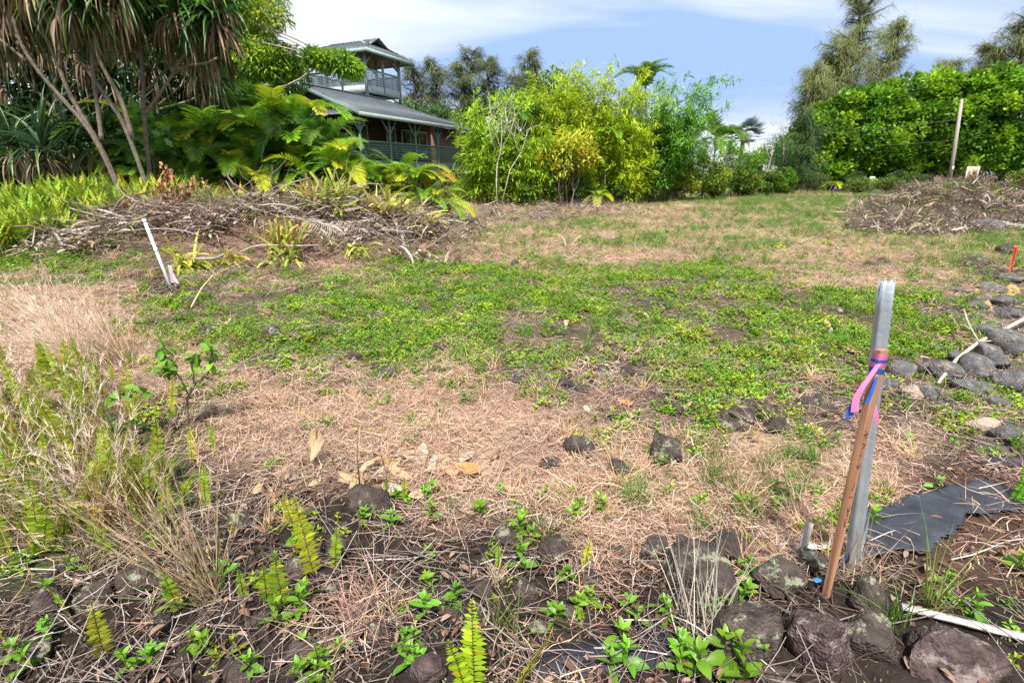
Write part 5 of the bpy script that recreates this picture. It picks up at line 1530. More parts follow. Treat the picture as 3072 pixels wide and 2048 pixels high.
for (u, v, w_, h_) in ((2930, 625, 150, 66), (3010, 640, 100, 55), (2830, 590, 70, 30), (2870, 600, 80, 40), (2960, 600, 90, 50), (3050, 660, 50, 30), (2990, 655, 70, 40)):
    rock(u, v, w_, h_, 'craggy grey rock heaped on the rubble mound', M_GREY if w_ > 60 else None, group='rocks on the rubble mound', n=4, rough=.35, name='rubble_rock')
for (u, v, w_, h_) in ((2700, 680, 60, 40), (2770, 695, 50, 30), (2630, 660, 50, 24), (2850, 690, 60, 26), (2740, 640, 60, 34), (2980, 670, 50, 26), (3030, 765, 60, 40), (2660, 790, 50, 24), (2640, 805, 80, 26), (2770, 800, 30, 14), (2960, 800, 110, 34), (3010, 690, 40, 20), (2530, 580, 40, 22), (2710, 585, 60, 18)):
    rock(u, v, w_, h_, 'dark stone lying at the foot of the rubble mound', group='stones around the rubble mound', n=3, rough=.35, name='rubble_rock')
for (u, v, w_, h_) in ((1545, 800, 40, 24), (2010, 860, 50, 26), (1330, 905, 50, 30), (2380, 570, 36, 18), (1865, 605, 30, 14), (1090, 805, 34, 18), (1990, 845, 30, 20), (2250, 870, 30, 16)):
    rock(u, v, w_, h_, 'lone dark stone on the open part of the lot', group='lone stones on the lot', n=3, rough=.3)

# ------------------------------------------------------------ big dead leaves
def leafmesh(L, W_, col, curl, cup):
    mb = MB(); n, m_ = 9, 7
    s = np.linspace(0, 1, n); t_ = np.linspace(-1, 1, m_)
    wd = np.clip(np.sin(math.pi * np.clip(s * .96 + .03, 0, 1)) ** .7, .02, 1) * W_ / 2
    ang = curl * s
    x = np.cumsum(np.concatenate([[0], np.cos(ang[1:]) * L / (n - 1)])); z = np.cumsum(np.concatenate([[0], -np.sin(ang[1:]) * L / (n - 1)]))
    X = np.repeat(x[:, None], m_, 1); Y = wd[:, None] * t_[None]; Z = z[:, None] + cup * wd[:, None] * (t_[None] ** 2) + rng.normal(0, .003, (n, m_))
    idx = np.arange(n * m_).reshape(n, m_)
    mb.add(np.stack([X - L / 2, Y, Z - Z.mean()], -1).reshape(-1, 3), np.stack([idx[:-1, :-1], idx[1:, :-1], idx[1:, 1:], idx[:-1, 1:]], -1).reshape(-1, 4), None, col)
    tubes(mb, np.stack([x - L / 2, 0 * x, z - Z.mean() - .001], 1), np.linspace(.0022, .0008, n)[None], 4, np.asarray(col) * .8)
    tubes(mb, np.array([(-L / 2 - .03, 0, z[0] - Z.mean()), (-L / 2, 0, z[0] - Z.mean() - .001)]), .002, 4, np.asarray(col) * .7)
    return mb.mesh('dead_leaf', M_DLEAF, True)


M_DLEAF = mat('dead_leaf', None, .6, .22, 18, bump=.3, bscale=60, trans=.15)
LC = {'tan': (.50, .34, .18), 'pale': (.50, .43, .34), 'orange': (.50, .22, .08), 'gold': (.50, .32, .12), 'beige': (.50, .37, .22)}
LM = {k_: [leafmesh(.2, .085, c, rng.uniform(-.7, .9), rng.uniform(-.9, .9)) for _ in range(4)] for k_, c in LC.items()}


def dead_leaf(u, v, Lp, key, label, group=None, tilt=None, dz=.02, rz=None):
    b_ = G(u, v); z = b_.y * CP - (b_.z - CH) * SP
    L = Lp / FPX * z * (1 if v > 1300 else .8)
    o = link('dead_leaf', LM[key][rng.integers(0, 4)], None, (b_.x, b_.y, b_.z + dz + L * .05), (rng.normal(0, .2) if tilt is None else tilt[0], rng.normal(0, .18) if tilt is None else tilt[1], rng.uniform(0, 6.28) if rz is None else rz), L / .2)
    tag(o, label, 'leaf', group)


for (u, v, L, k_) in ((1060, 1440, 100, 'tan'), (1100, 1420, 90, 'beige'), (1150, 1390, 90, 'gold'), (1170, 1410, 90, 'tan'), (1140, 1370, 80, 'beige'), (1265, 1375, 90, 'pale'), (1300, 1395, 80, 'pale'), (1340, 1385, 70, 'beige'), (1400, 1380, 80, 'pale'), (1310, 1410, 80, 'tan'), (1080, 1480, 110, 'beige'), (1180, 1470, 120, 'pale'), (1270, 1490, 110, 'beige'), (1390, 1470, 90, 'beige'), (1130, 1445, 90, 'pale'), (1240, 1380, 80, 'beige'), (1200, 1430, 80, 'tan'), (1370, 1430, 90, 'tan')):
    dead_leaf(u, v, L * .95, k_, 'large pale tan dead leaf in the leaf heap on the straw', 'leaf heap on the straw')
dead_leaf(1405, 1430, 95, 'orange', 'bright orange dead leaf in the leaf heap', None, (.5, .1), .05)
dead_leaf(1355, 1425, 100, 'orange', 'orange brown curled dead leaf beside the bright orange one', None, (.2, .1))
for (u, v, L, k_, lab) in ((780, 1480, 90, 'tan', 'curled tan dead leaf left of the leaf heap'), (830, 1430, 60, 'tan', 'round tan dead leaf standing on edge beside the ferns'), (945, 1455, 70, 'beige', 'pale dead leaf left of the blocky lava stone'), (890, 1470, 60, 'tan', 'small tan dead leaf beside the curled one')):
    dead_leaf(u, v, L, k_, lab)
for (u, v, L, k_) in ((1855, 1235, 70, 'gold'), (1875, 1215, 60, 'orange'), (1830, 1230, 40, 'tan'), (2005, 1205, 70, 'beige'), (2040, 1200, 50, 'gold'), (2050, 1230, 70, 'tan'), (1890, 1250, 50, 'beige'), (1760, 1235, 50, 'pale'), (1440, 1290, 50, 'pale'), (1260, 1290, 40, 'pale'), (2110, 1250, 50, 'tan'), (2170, 1240, 50, 'gold')):
    dead_leaf(u, v, L, k_, 'fallen yellow tan leaf at the edge of the green weed', 'fallen leaves at the weed edge')
for (u, v, L, k_) in ((1935, 958, 70, 'beige'), (1965, 962, 50, 'gold'), (2020, 970, 60, 'gold'), (2060, 972, 70, 'gold'), (2120, 970, 40, 'orange'), (2480, 985, 60, 'gold'), (2405, 1055, 50, 'orange'), (2450, 1075, 60, 'beige'), (2490, 1000, 40, 'pale'), (2560, 1060, 60, 'tan'), (2425, 1020, 40, 'gold'), (1370, 900, 40, 'beige'), (2520, 935, 40, 'pale'), (1700, 975, 50, 'beige'), (2340, 1000, 40, 'beige')):
    dead_leaf(u, v, L, k_, 'fallen yellow leaf lying on the creeping weed', 'fallen leaves on the weed')
for (u, v, L, k_) in ((2885, 870, 80, 'orange'), (2910, 865, 60, 'gold'), (3030, 882, 110, 'gold'), (2965, 930, 80, 'gold'), (2820, 880, 60, 'tan'), (2930, 880, 40, 'gold'), (2870, 1150, 70, 'beige'), (2850, 1130, 60, 'tan'), (2960, 1190, 70, 'tan'), (2780, 1080, 50, 'pale'), (2830, 845, 50, 'gold'), (3040, 870, 60, 'tan')):
    dead_leaf(u, v, L, k_, 'orange dead leaf lying on the broken grey rocks', 'dead leaves on the grey rocks')
for (u, v, L, k_) in ((2760, 600, 50, 'pale'), (2780, 645, 40, 'tan'), (2870, 650, 50, 'pale'), (2650, 668, 40, 'gold'), (2780, 670, 30, 'orange'), (2830, 655, 36, 'orange'), (2890, 690, 36, 'pale'), (2755, 580, 36, 'tan'), (2810, 600, 40, 'beige'), (3000, 565, 40, 'pale'), (2590, 640, 36, 'beige'), (2700, 610, 36, 'pale')):
    dead_leaf(u, v, L, k_, 'pale dead leaf or husk on the rubble mound', 'dead leaves on the rubble mound', None, .05)
for (u, v, L, k_) in ((1300, 665, 50, 'orange'), (1320, 650, 50, 'gold'), (1290, 690, 60, 'gold'), (1340, 785, 90, 'pale'), (1375, 790, 70, 'beige'), (1700, 745, 50, 'pale'), (1720, 738, 50, 'beige'), (1350, 800, 60, 'beige'), (1750, 665, 40, 'gold'), (1920, 640, 30, 'gold')):
    dead_leaf(u, v, L, k_, 'bleached dead leaf beyond the cuttings heap', 'dead leaves beyond the cuttings')

# two dry stems with hanging leaves
b_ = G(945, 1410); t_ = at(942, 1215, b_.y)
root = thing('withered_plant', 'thin dry stem with two tan dead leaves hanging from it', 'dead plant', b_); o = np.array(b_)
mb = MB(); P = np.array([b_ - b_, (t_ - b_) * .5 + Vector((.01, 0, 0)), t_ - b_]); P[0, 2] = -.03; tubes(mb, P, .0045, 5, (.30, .22, .08)); link('stalk', mb.mesh('stalk', M_WOOD), root)
for f, L, k_, rr in ((.42, .19, 'beige', .2), (.18, .15, 'tan', -.5)):
    q = (t_ - b_) * f; link('hanging_leaf', LM[k_][1], root, (q.x, q.y - .012, q.z), (0.25, R(88), R(90) + rr), L / .2)
b_ = G(1082, 1480); t_ = at(1074, 1262, b_.y); mb = MB(); tubes(mb, np.array([(0, 0, -.03), np.array(t_ - b_) * .5 + (-.012, 0, 0), t_ - b_]), np.array([[.005, .004, .003]]), 5, (.22, .13, .08))
tag(link('standing_stick', mb.mesh('standing_stick', M_WOOD), None, b_), 'thin bare brown stick standing beside the leaf heap', 'stick')


# ------------------------------------------------------------ guava sapling at the left
def sapling():
    b_ = G(567, 1290); Y = b_.y; o = np.array(b_)
    root = thing('guava_sapling', 'leafy guava sapling with a crooked thin stem among ferns', 'sapling', b_)
    A_ = lambda pts: np.array([np.array(at(u, v, Y + d)) - o for u, v, d in pts])
    mb = MB(); P = A_([(567, 1290, 0), (563, 1240, 0), (562, 1193, 0), (592, 1141, .02), (640, 1122, .05), (696, 1117, .08), (735, 1085, .1), (795, 1041, .15)]); P[0, 2] = -.03
    tubes(mb, P, np.linspace(.010, .003, 8)[None], 6, (.20, .15, .12)); link('stem', mb.mesh('stem', M_BARK, True), root)
    for pts in ([(562, 1193, 0), (480, 1180, -.1), (400, 1175, -.15), (330, 1185, -.2)], [(563, 1180, 0), (540, 1130, -.05), (510, 1110, -.1), (460, 1105, -.1)], [(580, 1150, 0), (582, 1110, 0), (580, 1070, 0)], [(620, 1130, .05), (640, 1080, .05), (630, 1030, .05)], [(545, 1140, 0), (500, 1080, -.05), (485, 1035, -.05)]):
        Q = A_(pts); mb = MB(); tubes(mb, Q, np.linspace(.005, .002, len(Q))[None], 5, (.22, .17, .11)); br = link('branch', mb.mesh('branch', M_BARK), root)
        n = 16; lb = MB(); t2 = rng.uniform(.35, 1, n); q = np.stack([np.interp(t2 * (len(Q) - 1), range(len(Q)), Q[:, k_]) for k_ in range(3)], 1)
        d = nrm(rng.normal(0, .8, (n, 3)) + (0, -.2, .35)); L = rng.uniform(.06, .105, n)
        ribbons(lb, q, d, L, L * .52, 5, rng.uniform(.2, 1.2, n), jit((.15, .30, .035), n, .22), 'leaf', fold=.3)
        link('leaves', lb.mesh('leaves', M_LEAF), br)


sapling()

# ------------------------------------------------------------ wooden survey stake, galvanised pipe, tapes
def wood_grain(name, c0, c1):
    m, t, N, Lk = newmat(name)
    out = N.new('ShaderNodeOutputMaterial'); p = N.new('ShaderNodeBsdfPrincipled'); tc = N.new('ShaderNodeTexCoord'); mp = N.new('ShaderNodeMapping')
    mp.inputs['Scale'].default_value = (60, 60, 2.2); nz = N.new('ShaderNodeTexNoise'); nz.inputs['Scale'].default_value = 1.0; nz.inputs['Detail'].default_value = 6
    rp = N.new('ShaderNodeValToRGB'); rp.color_ramp.elements[0].position = .3; rp.color_ramp.elements[1].position = .7
    rp.color_ramp.elements[0].color = (*c0, 1); rp.color_ramp.elements[1].color = (*c1, 1)
    Lk.new(tc.outputs['Object'], mp.inputs[0]); Lk.new(mp.outputs[0], nz.inputs['Vector']); Lk.new(nz.outputs['Fac'], rp.inputs[0]); Lk.new(rp.outputs[0], p.inputs['Base Color'])
    b = N.new('ShaderNodeBump'); b.inputs['Strength'].default_value = .35; b.inputs['Distance'].default_value = .003; Lk.new(nz.outputs['Fac'], b.inputs['Height']); Lk.new(b.outputs[0], p.inputs['Normal'])
    p.inputs['Roughness'].default_value = .75; p.inputs['Specular IOR Level'].default_value = .2; Lk.new(p.outputs[0], out.inputs[0])
    return m


def along(p, q, x=(1, 0, 0)):
    """matrix with +Z from p to q, local X close to x"""
    z = (Vector(q) - Vector(p)).normalized(); y = z.cross(Vector(x)).normalized(); x_ = y.cross(z)
    m = Matrix((x_, y, z)).transposed().to_4x4(); m.translation = Vector(p)
    return m


def stake():
    b_ = G(2478, 1782); t_ = at(2645, 1048, b_.y + .04)
    L = (t_ - b_).length
    root = thing('survey_stake', 'leaning reddish wooden survey stake with ink marks', 'stake', b_); M = along(b_, t_, (1, .35, 0)); root.matrix_world = M
    bm = bmesh.new(); bmesh.ops.create_cube(bm, size=1)
    for v in bm.verts: v.co = Vector((v.co.x * .040, v.co.y * .021, (v.co.z + .5) * (L + .12) - .12))
    for v in bm.verts:
        if v.co.z < 0: v.co.x *= .5
    bmesh.ops.bevel(bm, geom=[e for e in bm.edges], offset=.0016, segments=2, affect='EDGES')
    me = bpy.data.meshes.new('shaft'); bm.to_mesh(me); bm.free(); me.materials.append(wood_grain('stake_wood', (.22, .10, .05), (.46, .25, .145)))
    link('shaft', me, root)
    mk = mat('ink', (.03, .018, .014), .8)
    # handwritten ink strokes down the face (camera side is -Y)
    S = [[(.69, -.010, .69, .012), (.705, -.006, .705, -.001), (.675, .002, .70, .004)], [(.655, -.004, .650, .010), (.650, .010, .635, .002)], [(.612, 0, .606, .004)], [(.57, -.008, .555, .002), (.555, .002, .575, .008)], [(.465, -.004, .50, .003)], [(.44, -.010, .44, .006)], [(.395, -.006, .375, .000), (.375, .0, .398, .008), (.375, 0, .355, .003)], [(.345, -.006, .315, -.003), (.345, -.006, .347, .005), (.33, -.005, .332, .004), (.315, -.003, .317, .007)]]
    for st in S:
        mb = MB()
        for (z0, x0, z1, x1) in st: beam(mb, (x0, -.0112, z0 * L), (x1, -.0112, z1 * L), .0022, .0012, (.03, .02, .015), up=(0, 1, 0))
        link('ink_mark', mb.mesh('ink_mark', mk), root)
    # tapes tied round the head
    def tape(nm, lab, colr, wraps, tails):
        r2 = thing(nm, lab, 'tape'); r2.matrix_world = M
        mt_ = mat(nm, colr, .45, .12, 30, trans=.25, spec=.4)
        for (z0, z1, hg, off) in wraps:
            mb = MB(); ring = [(-.0205 - off, -.011 - off), (.0205 + off, -.011 - off), (.0205 + off, .011 + off), (-.0205 - off, .011 + off)]
            V = []; n = 4
            for i in range(5):
                x, y = ring[i % 4]; z = z0 + (z1 - z0) * ((i % 4) in (1, 2)); V += [(x, y, z), (x, y, z + hg)]
            mb.add(V, [[2 * i, 2 * i + 2, 2 * i + 3, 2 * i + 1] for i in range(4)]); link('wrap', mb.mesh('wrap', mt_), r2)
        for (pts, wd) in tails:
            mb = MB(); P = np.array(pts, float); tt = np.linspace(0, len(P) - 1, 14); Q = np.stack([np.interp(tt, range(len(P)), P[:, k_]) for k_ in range(3)], 1)
            for _ in range(2): Q[1:-1] = (Q[:-2] + Q[2:] + 2 * Q[1:-1]) / 4
            sd = nrm(np.stack([np.cos(np.linspace(0.2, .9, 14)), np.sin(np.linspace(.2, .9, 14)) * -.8, np.zeros(14) + .25], 1)) * wd / 2
            V = np.concatenate([Q + sd, Q - sd]); i = np.arange(13); mb.add(V, np.stack([i, i + 1, i + 15, i + 14], 1)); link('tail', mb.mesh('tail', mt_, True), r2)
    tape('pink_tape', 'pink flagging tape tied round the wooden stake head', (.85, .22, .42), [(L - .035, L - .04, .024, .0008), (L - .062, L - .058, .022, .0012)],
         [([(-.020, -.014, L - .045), (-.05, -.02, L - .075), (-.080, -.02, L - .115), (-.094, -.015, L - .155), (-.092, -.02, L - .205)], .022), ([(.022, .012, L - .14), (.030, .01, L - .19), (.045, .0, L - .24), (.058, -.005, L - .275)], .014)])
    tape('blue_tape', 'blue flagging tape tied round the wooden stake under the pink one', (.02, .12, .55), [(L - .042, L - .046, .010, .0020), (L - .076, L - .086, .016, .0016)],
         [([(-.020, -.006, L - .06), (-.045, -.006, L - .10), (-.078, -.004, L - .16), (-.096, -.004, L - .232)], .020), ([(-.018, -.016, L - .09), (-.032, -.022, L - .13), (-.042, -.02, L - .18)], .012)])


stake()


def pipe():
    b_ = G(2556, 1700); t_ = at(2662, 845, b_.y + .03); L = (t_ - b_).length
    root = thing('metal_post', 'galvanised steel post with a torn flange behind the wooden stake', 'post', b_); root.matrix_world = along(b_, t_, (1, .2, 0))
    M_GALV = mat('galvanised_steel', (.42, .45, .48), .45, .22, 9, bump=.1, bscale=60, metal=.6, spec=.5)
    th = np.linspace(0, 2 * math.pi, 48, endpoint=False); rr = .027 + .0035 * np.cos(th * 5 + .6)
    zs = np.linspace(-.1, L, 14); V = []
    for k_, z in enumerate(zs):
        f = 1 + .02 * math.sin(z * 9); V += [(math.cos(a_) * r_ * f, math.sin(a_) * r_ * .8, z + (.006 * math.cos(a_ * 2 + 1) if k_ == 13 else 0)) for a_, r_ in zip(th, rr)]
    for z in (L, L - .05): V += [(math.cos(a_) * (r_ - .004), math.sin(a_) * (r_ - .004) * .8, z) for a_, r_ in zip(th, rr)]
    idx = np.arange(16 * 48).reshape(16, 48); nx = np.roll(idx, -1, 1)
    mb = MB(); mb.add(V, np.stack([idx[:-1], nx[:-1], nx[1:], idx[1:]], -1).reshape(-1, 4)); link('tube', mb.mesh('tube', M_GALV, True), root)
    mb = MB(); out = [(.020, 0, -.05), (.060, .006, -.03), (.062, .006, .10), (.055, .006, .11), (.060, .006, .13), (.064, .006, .27), (.052, .006, .29), (.046, .005, .27), (.040, .004, .33), (.022, 0, .36)]
    out = [(x, y, z * 1.0) for x, y, z in out]; n = len(out); mb.add(out + [(x, y + .003, z) for x, y, z in out], [[i, (i + 1) % n, (i + 1) % n + n, i + n] for i in range(n)], [[0, i, i + 1] for i in range(1, n - 1)] + [[n, n + i + 1, n + i] for i in range(1, n - 1)])
    link('torn_flange', mb.mesh('torn_flange', M_GALV), root)


pipe()


def stick(name, label, p, q, r0, r1, col, cat='stick', bend=.03, k=6, sides=7, mt=None, group=None, kids=0):
    p = np.array(p); q = np.array(q); P = limb(p * 0, q - p, k, bend)
    mb = MB(); tubes(mb, P, np.linspace(r0, r1, k)[None], sides, col)
    if not kids:
        return tag(link(name, mb.mesh(name, mt or M_WOOD, True), None, p), label, cat, group)
    root = thing(name, label, cat, p, 0, group); link('stem', mb.mesh('stem', mt or M_WOOD, True), root)
    for i in range(kids):
        a_ = P[rng.integers(1, k - 1)]; d = nrm(nrm(q - p) + rng.normal(0, .6, 3) * (1, 1, .25)) * np.linalg.norm(q - p) * rng.uniform(.2, .4)
        mb = MB(); tubes(mb, limb(a_, a_ + d, 4, .03), np.linspace(r0 * .5, r1 * .5, 4)[None], 5, col); link('side_branch', mb.mesh('side_branch', mt or M_WOOD), root)
    return root


# flat things on the ground: slat, wood shard, board
def flatboard(name, label, uv0, uv1, wd, th, col, lift=.01, cat='board'):
    p, q = G(*uv0), G(*uv1); p.z += lift; q.z += lift
    mb = MB(); n = 7
    for i in range(n):
        pass
    pts = [p.lerp(q, i / n) for i in range(n + 1)]
    t_ = np.array((q - p).normalized()); s = nrm(np.cross(t_, (0, 0, 1))); V = []
    for i, a_ in enumerate(pts):
        w_ = wd * (1 + rng.normal(0, .07)) * (1 if 0 < i < n else .8)
        for sx, sz in ((-1, 0), (1, 0), (1, 1), (-1, 1)): V.append(np.array(a_ - p) + s * sx * w_ / 2 + np.array((0, 0, sz * th)))
    idx = np.arange((n + 1) * 4).reshape(-1, 4); nx = np.roll(idx, -1, 1)
    mb.add(V, list(np.stack([idx[:-1], nx[:-1], nx[1:], idx[1:]], -1).reshape(-1, 4)) + [[0, 1, 2, 3], list(idx[-1][::-1])], None, col)
    tag(link(name, mb.mesh(name, M_WOOD), None, p), label, cat)


flatboard('wooden_slat', 'long bleached grey wooden slat lying past the boulders', (2700, 1835), (3150, 1950), .03, .012, (.45, .42, .39), .02, 'slat')
flatboard('charred_plank', 'dark charred plank half buried beside the large fern', (1600, 2005), (2030, 1945), .13, .03, (.030, .033, .042), -.012, 'plank')
p = G(2395, 1690); q = at(2428, 1568, p.y + .03); mb = MB(); beam(mb, (0, 0, -.02), q - p, .03, .012, (.40, .36, .32), up=(.2, 1, 0)); tag(link('wood_shard', mb.mesh('wood_shard', M_WOOD), None, p), 'short weathered wood shard standing left of the stake', 'wood')
stick('fallen_branch', 'pale bare branch lying over the broken grey rocks', np.array(G(2810, 1165)) + (0, 0, .05), np.array(G(3110, 975)) + (0, 0, .22), .012, .022, (.46, .38, .31), 'branch', .02, kids=2)
stick('fallen_branch', 'thin pale stick slanting across the green weed', np.array(G(575, 928)) + (0, 0, .03), np.array(G(780, 780)) + (0, 0, .12), .012, .005, (.50, .38, .25), 'branch', .03)
stick('driftwood_log', 'bleached split log at the end of the rubble mound', np.array(G(2998, 690)) + (0, 0, .2), np.array(G(3110, 700)) + (0, 0, .1), .09, .12, (.42, .36, .31), 'log', .04)
for i, (a_, b_) in enumerate((((1870, 1880), (1990, 1870)), ((2010, 1860), (2200, 1980)), ((1780, 1960), (2010, 1990)), ((2040, 1930), (2330, 2050)), ((250, 1760), (420, 1690)), ((200, 1730), (330, 1790)), ((20, 1720), (180, 1740)), ((2080, 1985), (2190, 1890)), ((1100, 1700), (1290, 1690)), ((2000, 1800), (2060, 1960)), ((560, 1560), (760, 1500)), ((2850, 1690), (3072, 1640)), ((1440, 1700), (1640, 1690)), ((2560, 1660), (2680, 1610)), ((2330, 1640), (2460, 1660)))):
    stick('dead_twig', 'bleached dead twig lying across the lava stones', np.array(G(*a_)) + (0, 0, rng.uniform(.015, .04)), np.array(G(*b_)) + (0, 0, rng.uniform(.02, .06)), .0035, .002, (.46, .42, .39), 'twig', .05, group='bleached twigs across the stones')


def ground_sheet(name, label, cat, poly, mt, lift=.02, wr=.02, cell=.02, th=.004):
    W_ = np.array([np.array(G(u, v))[:2] for u, v in poly]); lo, hi = W_.min(0), W_.max(0)
    xs = np.arange(lo[0], hi[0], cell); ys = np.arange(lo[1], hi[1], cell); X, Y = np.meshgrid(xs, ys); x, y = X.ravel(), Y.ravel()
    ins = np.zeros(len(x), bool); j = len(W_) - 1
    for i in range(len(W_)):
        a_, b_ = W_[i], W_[j]; c = (a_[1] > y) != (b_[1] > y); c &= x < (b_[0] - a_[0]) * (y - a_[1]) / (b_[1] - a_[1] + 1e-9) + a_[0]; ins ^= c; j = i
    z = H(x, y) + lift + (fbm(x * 3, y * 3, 3, 77) - .5) * wr * 3 + np.abs(fbm(x * 7, y * 2.5, 2, 81) - .5) * wr * 1.5
    idx = np.arange(len(x)).reshape(X.shape); Q = np.stack([idx[:-1, :-1], idx[:-1, 1:], idx[1:, 1:], idx[1:, :-1]], -1).reshape(-1, 4); Q = Q[ins[Q].sum(1) >= 3]
    us, inv = np.unique(Q, return_inverse=True); c0 = np.array((*W_.mean(0), 0.0))
    V = np.stack([x, y, z], 1)[us] - c0
    mb = MB(); mb.add(V, inv.reshape(-1, 4)); o = link(name, mb.mesh(name, mt, True), None, c0); md = o.modifiers.new('thick', 'SOLIDIFY'); md.thickness = th
    tag(o, label, cat)


M_MAT = mat('weed_mat', (.032, .036, .046), .55, .5, 9, bump=.5, bscale=14, spec=.35, detail=8)
ground_sheet('weed_mat', 'black weathered weed mat sheet wrinkled on the ground beside the stake', 'weed mat', [(2545, 1700), (2575, 1600), (2600, 1535), (2680, 1515), (2760, 1490), (2830, 1470), (2940, 1450), (3010, 1470), (3110, 1500), (3110, 1545), (2960, 1558), (2890, 1565), (2860, 1625), (2815, 1635), (2785, 1680), (2700, 1665), (2620, 1690)], M_MAT, .03)
for u_, v_, r_ in ((2640, 1630, .12), (2680, 1580, .15), (2760, 1560, .16), (2840, 1530, .16), (2920, 1505, .16), (3000, 1510, .14), (3070, 1520, .12), (2730, 1630, .12)):
    q_ = G(u_, v_); HOLES.append((q_.x, q_.y, r_))
ground_sheet('weed_mat', 'small torn strip of black weed mat under the grey rocks', 'weed mat', [(2900, 1385), (3110, 1360), (3110, 1410), (2960, 1415)], M_MAT)
ground_sheet('tape_scrap', 'crumpled white and pink tape scrap beside the stake foot', 'tape', [(2415, 1665), (2425, 1640), (2455, 1650), (2490, 1630), (2500, 1650), (2460, 1668)], mat('white_pink_tape', (.78, .62, .66), .5, .3, 30), .03, .02, .008, .001)
ground_sheet('tape_scrap', 'bright blue tape scrap wedged between stones at the stake foot', 'tape', [(2425, 1782), (2440, 1775), (2458, 1785), (2445, 1795), (2430, 1792)], mat('blue_scrap', (.02, .2, .7), .5), .06, .02, .006, .001)
p = G(2520, 1700); mb = MB(); ribbons(mb, [(0, 0, -.01)], [(.15, -.1, 1)], .085, .026, 4, .1, (.02, .2, .75), 'flat'); tag(link('tape_scrap', mb.mesh('tape_scrap', mat('blue_strip', (.02, .18, .65), .5)), None, p), 'blue tape strip standing between the stake and the steel post', 'tape')

# ------------------------------------------------------------ heap of garden cuttings
def pile_z(x, y): return float(H(x, y))


PILE = []
for i in range(170):
    b_ = onG(rng.uniform(-9.3, -1.9), rng.normal(11.4, .75)); L = rng.uniform(.4, 1.7); a_ = rng.normal(0, .75) + (math.pi if rng.random() < .5 else 0)
    d = np.array((math.cos(a_), math.sin(a_) * .85, rng.normal(.05, .22))); p = np.array(b_) + (0, 0, rng.uniform(.10, .36))
    q = p + d * L; q[2] = max(q[2], pile_z(q[0], q[1]) + .03)
    r0 = rng.choice([.010, .015, .022, .034], p=[.45, .32, .15, .08])
    col = np.array([(.30, .255, .22), (.23, .17, .13), (.15, .10, .075), (.42, .37, .33)])[rng.integers(0, 4)]
    big = r0 > .02
    stick('cut_branch', 'thick grey cut branch in the heap of garden cuttings' if big else 'thin dry cut branch in the heap of garden cuttings', p, q, r0, r0 * .6, col, 'branch', .09, 6, 6 if big else 4, None, 'thick branches in the heap' if big else 'thin branches in the heap')
for (a_, b_, r0, lab) in (((150, 700), (555, 642), .034, 'longest pale pole lying along the top of the cuttings heap'), ((185, 705), (430, 648), .03, 'pale cut pole beside the longest one'), ((160, 718), (300, 705), .03, 'short pale cut pole sticking out of the heap'), ((330, 705), (600, 660), .028, 'grey pole under the leaning pipe'), ((400, 725), (620, 675), .022, 'pale stick behind the leaning pipe'), ((380, 780), (430, 720), .02, 'short white stick slanting at the pipe'), ((700, 690), (330, 655), .03, 'brown pole lying flat on the heap'), ((640, 735), (900, 700), .022, 'grey pole across the middle of the heap'), ((0, 740), (190, 738), .02, 'brown stick at the fern end of the heap')):
    p = np.array(at(a_[0], a_[1], 11.0)); q = np.array(at(b_[0], b_[1], 11.4)); p[2] = max(p[2], pile_z(p[0], p[1]) + .04); q[2] = max(q[2], pile_z(q[0], q[1]) + .05)
    stick('cut_pole', lab, p, q, r0, r0 * .75, (.52, .46, .40), 'pole', .02, 6, 8)


def p_tangle(n=26, c=((.20, .13, .10), (.30, .24, .21), (.13, .085, .065), (.36, .30, .26)), husk=8, hc=.72):
    mb = MB(); b_ = disc(n, .35); b_[:, 2] = rng.uniform(0, .28, n); d = hdir(n, -.25, .6); P = [b_]; L = rng.uniform(.25, .9, n)
    for i in range(4): d = nrm(d + rng.normal(0, .25, (n, 3))); P.append(P[-1] + d * (L / 4)[:, None])
    P = np.stack(P, 1); P[:, :, 2] = np.maximum(P[:, :, 2], .01)
    tubes(mb, P, rng.uniform(.002, .006, n)[:, None] * np.linspace(1, .5, 5)[None], 3, np.array(c)[rng.integers(0, 4, n)], cap=False)
    m_ = 30; bb = disc(m_, .35); bb[:, 2] = rng.uniform(.01, .3, m_); L = rng.uniform(.05, .14, m_)
    ribbons(mb, bb, hdir(m_, -.5, .6), L, L * .35, 3, .8, np.array([(.20, .12, .08), (.30, .21, .15), (.36, .30, .25), (.12, .08, .06)])[rng.integers(0, 4, m_)], 'leaf', fold=.4)
    if husk:
        bb = disc(husk, .4); bb[:, 2] = rng.uniform(.02, .3, husk)
        ribbons(mb, bb, hdir(husk, -.2, .5), rng.uniform(.2, .6, husk), rng.uniform(.02, .06, husk), 5, rng.uniform(.2, 1.4, husk), hc * np.array([(.48, .42, .34), (.40, .30, .20), (.42, .40, .37), (.30, .34, .10), (.26, .17, .11)])[rng.integers(0, 5, husk)], 'strap', fold=.4, wob=.6)
    return mb.mesh('brush', M_TWIG)


